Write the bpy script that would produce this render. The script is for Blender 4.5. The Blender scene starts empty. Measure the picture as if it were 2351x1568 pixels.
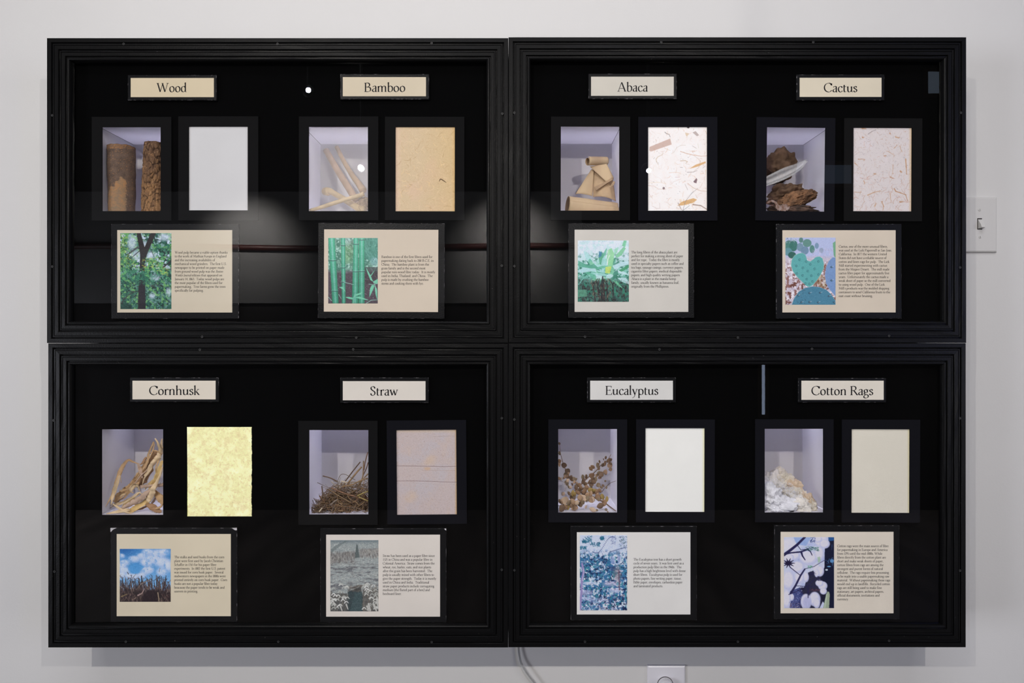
import bpy, math, random
import numpy as np
from mathutils import Vector, Matrix, noise as mnoise

sc = bpy.context.scene
# ------------------------------------------------------------------ camera, world, lights, exposure
D = 1.306          # camera to the front plane of the case frames (m)
EYE = 1.5          # camera height
WALL_Y = 0.155     # the wall the cases hang on
cam_data = bpy.data.cameras.new('camera')
cam_data.sensor_width = 36.0
cam_data.lens = D / (2351 * 0.0008) * 36.0
cam_data.clip_start = 0.05
cam = bpy.data.objects.new('camera', cam_data)
sc.collection.objects.link(cam)
cam.location = (0, -D, EYE)
cam.rotation_euler = (math.radians(90), 0, 0)
sc.camera = cam

world = bpy.data.worlds.new('world')
sc.world = world
world.use_nodes = True
world.node_tree.nodes['Background'].inputs[0].default_value = (0.55, 0.65, 1.0, 1)
world.node_tree.nodes['Background'].inputs[1].default_value = 0.02
sc.view_settings.view_transform = 'Standard'
sc.view_settings.look = 'None'
sc.view_settings.gamma = 1.0
sc.view_settings.use_curve_mapping = False
sc.view_settings.exposure = 0.045
sc.cycles.caustics_reflective = False
sc.cycles.caustics_refractive = False
sc.cycles.max_bounces = 8
sc.cycles.transparent_max_bounces = 16

SPOTS = [  # location, aim, watts, cone deg, colour, lens radius
    ((-0.709, -2.0, 2.315), (-0.45, 0.1, 1.62), 51, 92, (1.0, 0.95, 0.88), 0.0115),
    ((0.640, -2.0, 2.300), (0.38, 0.1, 1.62), 46, 92, (1.0, 0.95, 0.90), 0.0105),
    ((-1.240, -3.0, 3.030), (-0.20, 0.1, 2.40), 46, 62, (1.0, 0.95, 0.90), 0.013),
]
REAR_SPOTS = [((-2.34, -4.42, 2.66), (-2.34, -5.0, 2.34), 215, 92), ((-0.03, -4.42, 2.66), (-0.03, -5.0, 2.34), 215, 92)]
FILL_SKYLIGHT = 8.5
FILL_TUBE = 21.0
WINDOW_SIDE = 4.2     # daylight through the large window in the right wall
WINDOW_REAR = 5.5
FILL_WINDOW_LEFT = 14.0

def spot(loc, aim, watts, cone, col, rad):
    l = bpy.data.lights.new('spot_light', 'SPOT')
    l.energy = watts
    l.spot_size = math.radians(cone)
    l.spot_blend = 0.9
    l.shadow_soft_size = rad
    l.color = col
    o = bpy.data.objects.new('spot_light', l)
    sc.collection.objects.link(o)
    o.location = loc
    o.rotation_euler = (Vector(aim) - Vector(loc)).to_track_quat('-Z', 'Y').to_euler()
    return o
for s_ in SPOTS:
    spot(*s_)
for loc, aim, w, c in REAR_SPOTS:
    spot(loc, aim, w, c, (1.0, 0.95, 0.9), 0.03)

# ------------------------------------------------------------------ helpers
def S(d): return 0.0008 * (D + d) / D
def W(px, py, d):
    """point at depth d behind the frames' front plane that the photo shows at (px, py)"""
    s = S(d)
    return Vector(((px - 1175.5) * s, d, EYE - (py - 784.0) * s))

def lin(c):
    return tuple((v / 255 / 12.92) if v / 255 <= 0.04045 else (((v / 255) + 0.055) / 1.055) ** 2.4 for v in c[:3])

def mesh_obj(name, verts, faces, mats, parent=None, matidx=None, smooth=False):
    me = bpy.data.meshes.new(name)
    me.from_pydata([tuple(v) for v in verts], [], [tuple(f) for f in faces])
    if not isinstance(mats, (list, tuple)): mats = [mats]
    for m in mats: me.materials.append(m)
    if matidx is not None: me.polygons.foreach_set('material_index', matidx)
    if smooth: me.polygons.foreach_set('use_smooth', [True] * len(me.polygons))
    me.update()
    o = bpy.data.objects.new(name, me)
    sc.collection.objects.link(o)
    if parent is not None:
        o.parent = parent
        o.matrix_parent_inverse = Matrix.Translation(-parent.location)
    return o

def tag(o, label, cat, group=None, kind=None):
    if label: o['label'] = label
    if cat: o['category'] = cat
    if group: o['group'] = group
    if kind: o['kind'] = kind
    return o
def struct(o):
    o['kind'] = 'structure'
    return o
def empty(name, loc, label, cat, group=None):
    o = bpy.data.objects.new(name, None)
    sc.collection.objects.link(o)
    o.location = loc
    o.empty_display_size = 0.02
    return tag(o, label, cat, group)

class MB:
    def __init__(s): s.v = []; s.f = []; s.m = []
    def add(s, v, f, m=0):
        n = len(s.v)
        s.v += [Vector(p) for p in v]
        s.f += [tuple(i + n for i in q) for q in f]
        s.m += [m] * len(f)
    def box(s, x0, x1, y0, y1, z0, z1, m=0):
        v = [(x0,y0,z0),(x1,y0,z0),(x1,y1,z0),(x0,y1,z0),(x0,y0,z1),(x1,y0,z1),(x1,y1,z1),(x0,y1,z1)]
        s.add(v, [(0,3,2,1),(4,5,6,7),(0,1,5,4),(1,2,6,5),(2,3,7,6),(3,0,4,7)], m)
    def build(s, name, mats, parent=None, smooth=False):
        return mesh_obj(name, s.v, s.f, mats, parent, s.m, smooth)

def bounds(r, d):
    a = W(r[0], r[1], d); b = W(r[2], r[3], d)
    return a.x, b.x, b.z, a.z       # x0 x1 z0 z1

def board(name, r, d, th, mats, parent=None, ch=0.0005, rot=0.0):
    """slab whose front face (with a small chamfer) is seen at pixel rect r at depth d"""
    x0, x1, z0, z1 = bounds(r, d)
    v = [(x0+ch,d,z0+ch),(x1-ch,d,z0+ch),(x1-ch,d,z1-ch),(x0+ch,d,z1-ch),
         (x0,d+ch,z0),(x1,d+ch,z0),(x1,d+ch,z1),(x0,d+ch,z1),
         (x0,d+th,z0),(x1,d+th,z0),(x1,d+th,z1),(x0,d+th,z1)]
    f = [(0,1,2,3)] + [(i+4, (i+1)%4+4, (i+1)%4, i) for i in range(4)] + [(i+8, (i+1)%4+8, (i+1)%4+4, i+4) for i in range(4)] + [(11,10,9,8)]
    mi = [0] + [1]*4 + [0]*5
    if not isinstance(mats, (list, tuple)): mats = [mats, mats]
    if rot:
        c = Vector(((x0+x1)/2, d, (z0+z1)/2)); R = Matrix.Rotation(rot, 3, 'Y')
        v = [c + R @ (Vector(p) - c) for p in v]
    return mesh_obj(name, v, f, list(mats), parent, mi)

def holed(name, r, holes, d, th, mat, parent=None, rot=0.0, jitter=0.0, seed=1):
    """plate seen at rect r with rectangular openings"""
    x0, x1, z0, z1 = bounds(r, d)
    H = [bounds(h, d) for h in holes]
    xs = sorted({x0, x1} | {h[0] for h in H} | {h[1] for h in H})
    zs = sorted({z0, z1} | {h[2] for h in H} | {h[3] for h in H})
    def solid(i, j):
        if i < 0 or j < 0 or i >= len(xs)-1 or j >= len(zs)-1: return False
        cx = (xs[i]+xs[i+1])/2; cz = (zs[j]+zs[j+1])/2
        return not any(h[0] < cx < h[1] and h[2] < cz < h[3] for h in H)
    b = MB()
    for i in range(len(xs)-1):
        for j in range(len(zs)-1):
            if not solid(i, j): continue
            a0, a1, c0, c1 = xs[i], xs[i+1], zs[j], zs[j+1]
            b.add([(a0,d,c0),(a1,d,c0),(a1,d,c1),(a0,d,c1)], [(0,1,2,3)])
            b.add([(a0,d+th,c0),(a1,d+th,c0),(a1,d+th,c1),(a0,d+th,c1)], [(3,2,1,0)])
            if not solid(i-1, j): b.add([(a0,d,c0),(a0,d,c1),(a0,d+th,c1),(a0,d+th,c0)], [(0,1,2,3)])
            if not solid(i+1, j): b.add([(a1,d,c0),(a1,d,c1),(a1,d+th,c1),(a1,d+th,c0)], [(3,2,1,0)])
            if not solid(i, j-1): b.add([(a0,d,c0),(a1,d,c0),(a1,d+th,c0),(a0,d+th,c0)], [(3,2,1,0)])
            if not solid(i, j+1): b.add([(a0,d,c1),(a1,d,c1),(a1,d+th,c1),(a0,d+th,c1)], [(0,1,2,3)])
    if rot:
        c = Vector(((x0+x1)/2, d, (z0+z1)/2)); R = Matrix.Rotation(rot, 3, 'Y')
        b.v = [c + R @ (p - c) for p in b.v]
    return b.build(name, mat, parent)

def cat(pts, n):
    """Catmull-Rom through tuples"""
    P = [np.array(p, float) for p in pts]
    P = [2*P[0]-P[1]] + P + [2*P[-1]-P[-2]]
    out = []
    for i in range(1, len(P)-2):
        for k in range(n):
            t = k / n
            a, b, c, e = P[i-1], P[i], P[i+1], P[i+2]
            out.append(0.5*((2*b) + (-a+c)*t + (2*a-5*b+4*c-e)*t*t + (-a+3*b-3*c+e)*t**3))
    out.append(P[-2])
    return out

def frames(P):
    T = []
    for i in range(len(P)):
        a = P[max(0, i-1)]; b = P[min(len(P)-1, i+1)]
        t = (b - a); T.append(t.normalized() if t.length > 1e-9 else Vector((0,0,1)))
    up = Vector((0, -1, 0))
    N = []
    for t in T:
        n = up - t * up.dot(t)
        if n.length < 1e-3: n = Vector((1, 0, 0)) - t * t.x
        n.normalize(); N.append(n); up = n
    return T, N

def tube_mesh(b, P, R, seg=10, rough=0.0, seed=0, caps=True, mat=0):
    T, N = frames(P)
    base = len(b.v); n = len(P)
    for i, p in enumerate(P):
        B = T[i].cross(N[i])
        for k in range(seg):
            a = 2*math.pi*k/seg
            r = R[i]
            if rough:
                q = p * 220 + Vector((math.cos(a)*2, math.sin(a)*2, seed*7.3))
                r *= 1 + rough * mnoise.noise(q)
            b.v.append(p + (N[i]*math.cos(a) + B*math.sin(a)) * r)
    for i in range(n-1):
        for k in range(seg):
            k2 = (k+1) % seg
            b.f.append((base+i*seg+k, base+(i+1)*seg+k, base+(i+1)*seg+k2, base+i*seg+k2)); b.m.append(mat)
    if caps:
        b.f.append(tuple(base+k for k in range(seg))); b.m.append(mat)
        b.f.append(tuple(base+(n-1)*seg+k for k in reversed(range(seg)))); b.m.append(mat)

def tube(name, pts, mat, parent=None, seg=10, n=5, rough=0.0, seed=0):
    """pts: (px, py, depth, radius in photo px)"""
    C = cat(pts, n) if len(pts) > 1 else pts
    P = [W(c[0], c[1], c[2]) for c in C]; R = [max(c[3], 0.1) * 0.0008 for c in C]
    b = MB(); tube_mesh(b, P, R, seg, rough, seed)
    return b.build(name, mat, parent, True)

def ribbon(name, pts, mat, parent=None, n=7, th=0.0004, curl=0.35, seed=0, ragged=0.0, wob=0.25):
    """pts: (px, py, depth, half width px, twist rad). a thin closed strip with a curled cross-section"""
    C = cat(pts, n)
    P = [W(c[0], c[1], c[2]) for c in C]
    T, N = frames(P)
    cols = 5; b = MB()
    rnd = random.Random(seed)
    for i, p in enumerate(P):
        B0 = T[i].cross(N[i])
        tw = C[i][4]
        Bv = B0*math.cos(tw) + N[i]*math.sin(tw); Nv = N[i]*math.cos(tw) - B0*math.sin(tw)
        hw = max(C[i][3], 0.15) * 0.0008 * (1 + ragged * (rnd.random()-.5))
        for side in (0, 1):
            for k in range(cols):
                u = -1 + 2*k/(cols-1)
                if side: u = -u
                w = mnoise.noise(p*160 + Vector((u*1.5, seed, 0))) * hw * wob
                b.v.append(p + Bv*(u*hw) + Nv*(curl*hw*(u*u-0.5) + w + (th if side else -th)*(1-abs(u)*0.8)))
    m = cols*2
    for i in range(len(P)-1):
        for k in range(m):
            k2 = (k+1) % m
            b.f.append((i*m+k, (i+1)*m+k, (i+1)*m+k2, i*m+k2)); b.m.append(0)
    b.f.append(tuple(range(m))); b.m.append(0)
    b.f.append(tuple((len(P)-1)*m + k for k in reversed(range(m)))); b.m.append(0)
    return b.build(name, mat, parent, True)

def ico(sub=3):
    import bmesh
    bm = bmesh.new(); bmesh.ops.create_icosphere(bm, subdivisions=sub, radius=1)
    v = [x.co.copy() for x in bm.verts]; f = [tuple(q.index for q in x.verts) for x in bm.faces]
    bm.free(); return v, f
ICO = {}
def lump(name, px, py, d, rx, ry, rz, mat, parent=None, sub=4, amp=0.3, freq=2.0, fine=0.08, ffreq=9.0, seed=0, rot=0.0, ridge=False, box=None):
    """irregular chunk: radii in photo px (x, z) and metres (depth)"""
    if sub not in ICO: ICO[sub] = ico(sub)
    v, f = ICO[sub]
    c = W(px, py, d); s = S(d); out = []
    R = Matrix.Rotation(rot, 3, 'Y')
    for p in v:
        q = p*freq + Vector((seed*3.1, seed*1.7, 0))
        k = 1 + amp*mnoise.noise(q) + amp*0.5*mnoise.noise(q*2.3)
        h = mnoise.noise(p*ffreq + Vector((seed, 0, 5))) + 0.6*mnoise.noise(p*ffreq*2.1 + Vector((seed, 3, 5)))
        if ridge: h = 0.7 - 2*abs(h)
        k += fine*h
        w = R @ Vector((p.x*rx*s*k, 0, p.z*ry*s*k))
        o = Vector((c.x + w.x, c.y + p.y*rz*k, c.z + w.z))
        if box:   # keep inside the specimen box
            o.x = min(max(o.x, box[0]), box[1]); o.y = min(max(o.y, box[4]), box[5]); o.z = min(max(o.z, box[2]), box[3])
        out.append(o)
    return mesh_obj(name, out, f, mat, parent, smooth=True)

# ------------------------------------------------------------------ materials
def mat(name, col, rough=0.6, spec=0.5, bump=0.0, bscale=200.0, var=0.0, vscale=8.0, var2=None, sheen=0.0, stretch=None, metal=0.0, emit=None, estr=0.0, detail=4, sss=0.0):
    m = bpy.data.materials.new(name); m.use_nodes = True
    nt = m.node_tree; N = nt.nodes; L = nt.links
    b = N['Principled BSDF']
    b.inputs['Base Color'].default_value = (*col, 1)
    b.inputs['Roughness'].default_value = rough
    b.inputs['Specular IOR Level'].default_value = spec
    b.inputs['Metallic'].default_value = metal
    if sheen: b.inputs['Sheen Weight'].default_value = sheen
    if sss:
        b.inputs['Subsurface Weight'].default_value = sss; b.inputs['Subsurface Scale'].default_value = 0.004
    tc = N.new('ShaderNodeTexCoord'); mp = N.new('ShaderNodeMapping')
    L.new(tc.outputs['Object'], mp.inputs[0])
    if stretch: mp.inputs['Scale'].default_value = stretch
    if var or var2:
        n = N.new('ShaderNodeTexNoise'); n.inputs['Scale'].default_value = vscale; n.inputs['Detail'].default_value = detail
        L.new(mp.outputs[0], n.inputs[0])
        r = N.new('ShaderNodeValToRGB')
        c2 = var2 if var2 else tuple(min(1, c*(1+var)) for c in col)
        c1 = col if var2 else tuple(c*(1-var) for c in col)
        r.color_ramp.elements[0].position = 0.35; r.color_ramp.elements[1].position = 0.65
        r.color_ramp.elements[0].color = (*c1, 1); r.color_ramp.elements[1].color = (*c2, 1)
        L.new(n.outputs[0], r.inputs[0]); L.new(r.outputs[0], b.inputs['Base Color'])
    if bump:
        n2 = N.new('ShaderNodeTexNoise'); n2.inputs['Scale'].default_value = bscale; n2.inputs['Detail'].default_value = 3
        L.new(mp.outputs[0], n2.inputs[0])
        bp = N.new('ShaderNodeBump'); bp.inputs['Strength'].default_value = bump; bp.inputs['Distance'].default_value = 0.001
        L.new(n2.outputs[0], bp.inputs['Height']); L.new(bp.outputs[0], b.inputs['Normal'])
    if emit:
        b.inputs['Emission Color'].default_value = (*emit, 1); b.inputs['Emission Strength'].default_value = estr
    return m

def emat(name, col, strength):
    m = bpy.data.materials.new(name); m.use_nodes = True
    nt = m.node_tree; nt.nodes.clear()
    e = nt.nodes.new('ShaderNodeEmission'); o = nt.nodes.new('ShaderNodeOutputMaterial')
    e.inputs[0].default_value = (*col, 1); e.inputs[1].default_value = strength
    nt.links.new(e.outputs[0], o.inputs[0]); return m

def glassmat(name, rough=0.0, haze=0.0, hrough=0.2, tint=(1, 1, 1)):
    """thin sheet: transparent with Fresnel mirror, optional dusty rough film"""
    m = bpy.data.materials.new(name); m.use_nodes = True
    nt = m.node_tree; N = nt.nodes; L = nt.links; N.clear()
    out = N.new('ShaderNodeOutputMaterial'); tr = N.new('ShaderNodeBsdfTransparent'); gl = N.new('ShaderNodeBsdfGlossy')
    tr.inputs[0].default_value = (*tint, 1)
    gl.inputs['Roughness'].default_value = rough
    fr = N.new('ShaderNodeFresnel'); fr.inputs[0].default_value = 1.45
    mx = N.new('ShaderNodeMixShader')
    geo = N.new('ShaderNodeNewGeometry')
    inv = N.new('ShaderNodeMath'); inv.operation = 'SUBTRACT'; inv.inputs[0].default_value = 1
    L.new(geo.outputs['Backfacing'], inv.inputs[1])
    ml = N.new('ShaderNodeMath'); ml.operation = 'MULTIPLY'
    L.new(fr.outputs[0], ml.inputs[0]); L.new(inv.outputs[0], ml.inputs[1])
    m2 = N.new('ShaderNodeMath'); m2.operation = 'MULTIPLY'; m2.inputs[1].default_value = 1.8
    L.new(ml.outputs[0], m2.inputs[0])
    L.new(m2.outputs[0], mx.inputs[0]); L.new(tr.outputs[0], mx.inputs[1]); L.new(gl.outputs[0], mx.inputs[2])
    last = mx
    if haze:
        g2 = N.new('ShaderNodeBsdfGlossy'); g2.inputs['Roughness'].default_value = hrough
        m3 = N.new('ShaderNodeMixShader'); m3.inputs[0].default_value = haze
        L.new(mx.outputs[0], m3.inputs[1]); L.new(g2.outputs[0], m3.inputs[2]); last = m3
    L.new(last.outputs[0], out.inputs[0])
    return m

def attrmat(name, rough=0.45, bump=0.0, bscale=300, emit=0.0, spec=0.4):
    m = bpy.data.materials.new(name); m.use_nodes = True
    nt = m.node_tree; N = nt.nodes; L = nt.links; b = N['Principled BSDF']
    a = N.new('ShaderNodeAttribute'); a.attribute_name = 'ink'
    L.new(a.outputs['Color'], b.inputs['Base Color'])
    b.inputs['Roughness'].default_value = rough; b.inputs['Specular IOR Level'].default_value = spec
    if emit:
        L.new(a.outputs['Color'], b.inputs['Emission Color']); b.inputs['Emission Strength'].default_value = emit
    if bump:
        tc = N.new('ShaderNodeTexCoord'); n2 = N.new('ShaderNodeTexNoise'); n2.inputs['Scale'].default_value = bscale
        L.new(tc.outputs['Object'], n2.inputs[0]); bp = N.new('ShaderNodeBump'); bp.inputs['Strength'].default_value = bump; bp.inputs['Distance'].default_value = .0005
        L.new(n2.outputs[0], bp.inputs['Height']); L.new(bp.outputs[0], b.inputs['Normal'])
    return m

M = {}
M['wall'] = mat('white_wall_paint', (0.70, 0.692, 0.678), 0.6, 0.3, bump=0.12, bscale=260, var=0.012, vscale=3)
M['dark_wall'] = mat('dark_wall_paint', (0.012, 0.011, 0.011), 0.8, 0.1, var=0.2, vscale=3)
M['ceiling'] = mat('dark_ceiling_boards', (0.014, 0.010, 0.007), 0.8, 0.1, var=0.3, vscale=2)
M['beam'] = mat('dark_beam_wood', (0.03, 0.021, 0.014), 0.7, 0.2, var=0.3, vscale=6, stretch=(1, .2, 1))
M['floor'] = mat('floor_boards', (0.10, 0.085, 0.075), 0.6, 0.2, var=0.3, vscale=5, stretch=(1, .15, 1))
M['rear_panel'] = mat('rear_grey_panel', (0.13, 0.13, 0.13), 0.6, 0.2, bump=0.05)
M['red_rail'] = mat('dark_red_rail', (0.035, 0.007, 0.006), 0.5, 0.3, var=0.2)

def black_wood():
    m = mat('black_painted_wood', (0.0042, 0.0042, 0.0047), 0.36, 0.13)
    nt = m.node_tree; N = nt.nodes; L = nt.links; b = N['Principled BSDF']
    tc = N.new('ShaderNodeTexCoord')
    n = N.new('ShaderNodeTexNoise'); n.inputs['Scale'].default_value = 420; n.inputs['Detail'].default_value = 3
    L.new(tc.outputs['Object'], n.inputs[0])
    bp = N.new('ShaderNodeBump'); bp.inputs['Strength'].default_value = 0.35; bp.inputs['Distance'].default_value = 0.0006
    L.new(n.outputs[0], bp.inputs['Height']); L.new(bp.outputs[0], b.inputs['Normal'])
    # tiny chips where pale primer shows
    n2 = N.new('ShaderNodeTexNoise'); n2.inputs['Scale'].default_value = 170; n2.inputs['Detail'].default_value = 5
    L.new(tc.outputs['Object'], n2.inputs[0])
    r = N.new('ShaderNodeValToRGB'); r.color_ramp.elements[0].position = 0.735; r.color_ramp.elements[1].position = 0.76
    r.color_ramp.elements[0].color = (0.0042, 0.0042, 0.0045, 1); r.color_ramp.elements[1].color = (0.06, 0.057, 0.055, 1)
    L.new(n2.outputs[0], r.inputs[0]); L.new(r.outputs[0], b.inputs['Base Color'])
    return m
M['frame'] = black_wood()
M['body'] = mat('case_body_black', (0.01, 0.01, 0.011), 0.6, 0.3)
M['back'] = mat('black_backboard', (0.0012, 0.0012, 0.0013), 0.8, 0.03)
M['mat'] = mat('black_mat_board', (0.0075, 0.0075, 0.0078), 0.85, 0.05, bump=0.15, bscale=900)
M['mat_blue'] = mat('blue_black_mat_board', (0.0070, 0.0072, 0.0100), 0.85, 0.05, bump=0.15, bscale=900)
M['mount'] = mat('black_leatherette_mount', (0.0070, 0.0073, 0.0082), 0.33, 0.11, bump=0.35, bscale=420)
M['mount_edge'] = mat('worn_mount_edge', (0.010, 0.010, 0.011), 0.6, 0.15, var2=(0.22, 0.21, 0.22), vscale=150, detail=6)
_r = [n for n in M['mount_edge'].node_tree.nodes if n.type == 'VALTORGB'][0].color_ramp
_r.elements[0].position = 0.55; _r.elements[1].position = 0.70
M['torn'] = mat('torn_white_core', (0.62, 0.60, 0.62), 0.9, 0.1, var=0.15, vscale=300)
M['ink'] = mat('black_printing_ink', (0.010, 0.009, 0.010), 0.6, 0.2)
M['screw'] = mat('dark_screw_head', (0.055, 0.055, 0.055), 0.45, 0.5, metal=0.3)
M['box'] = mat('white_box_lining', (0.88, 0.865, 0.87), 0.75, 0.15, bump=0.06, bscale=500)
def translucent(m, w):
    nt = m.node_tree; N = nt.nodes; L = nt.links
    b = N['Principled BSDF']; o = [n for n in N if n.type == 'OUTPUT_MATERIAL'][0]
    t = N.new('ShaderNodeBsdfTranslucent'); t.inputs[0].default_value = (0.90, 0.89, 0.95, 1)
    x = N.new('ShaderNodeMixShader'); x.inputs[0].default_value = w
    L.new(b.outputs[0], x.inputs[1]); L.new(t.outputs[0], x.inputs[2]); L.new(x.outputs[0], o.inputs[0])
translucent(M['box'], 0.35)
M['tube'] = emat('fill_tube_glow', (0.80, 0.80, 1.0), FILL_TUBE)
M['seam'] = mat('box_seam_and_knob_shade', (0.12, 0.11, 0.12), 0.9, 0.05)
M['glass'] = glassmat('case_glass')
M['film'] = glassmat('clouded_film', 0.0, 0.032, 0.38)
M['plate'] = mat('switch_plate_plastic', (0.66, 0.65, 0.635), 0.5, 0.3)
M['dimmer'] = mat('dimmer_plate_plastic', (0.80, 0.79, 0.84), 0.28, 0.5)
M['dark_slot'] = mat('switch_slot', (0.02, 0.015, 0.012), 0.8)
M['metal_can'] = mat('lamp_can_black', (0.01, 0.01, 0.01), 0.5, 0.3)

def cream(name, rgb, seed):
    return mat(name, rgb, 0.62, 0.25, var=0.025, vscale=14, bump=0.04, bscale=900)
# card tints: each card's cream is tuned separately
CARD = dict(wood=(0.653, 0.574, 0.418), bamboo=(0.695, 0.597, 0.449), abaca=(0.68, 0.645, 0.549), cactus=(0.727, 0.633, 0.483), cornhusk=(0.773, 0.679, 0.476), straw=(0.793, 0.731, 0.62), eucalyptus=(0.839, 0.818, 0.733), cotton=(0.844, 0.761, 0.601))
for k_, c_ in CARD.items():
    M['card_'+k_] = cream('cream_card_'+k_, (c_[0], c_[1]*1.01, c_[2]*1.08), 1)
TCARD = dict(wood=(0.678, 0.574, 0.367), bamboo=(0.682, 0.589, 0.403), abaca=(0.661, 0.62, 0.494), cactus=(0.746, 0.668, 0.477), cornhusk=(0.789, 0.716, 0.556), straw=(0.75, 0.695, 0.572), eucalyptus=(0.74, 0.726, 0.638), cotton=(0.825, 0.762, 0.606))
for k_, c_ in TCARD.items():
    M['tcard_'+k_] = cream('cream_title_'+k_, (c_[0], c_[1]*1.01, c_[2]*1.10), 1)
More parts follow.
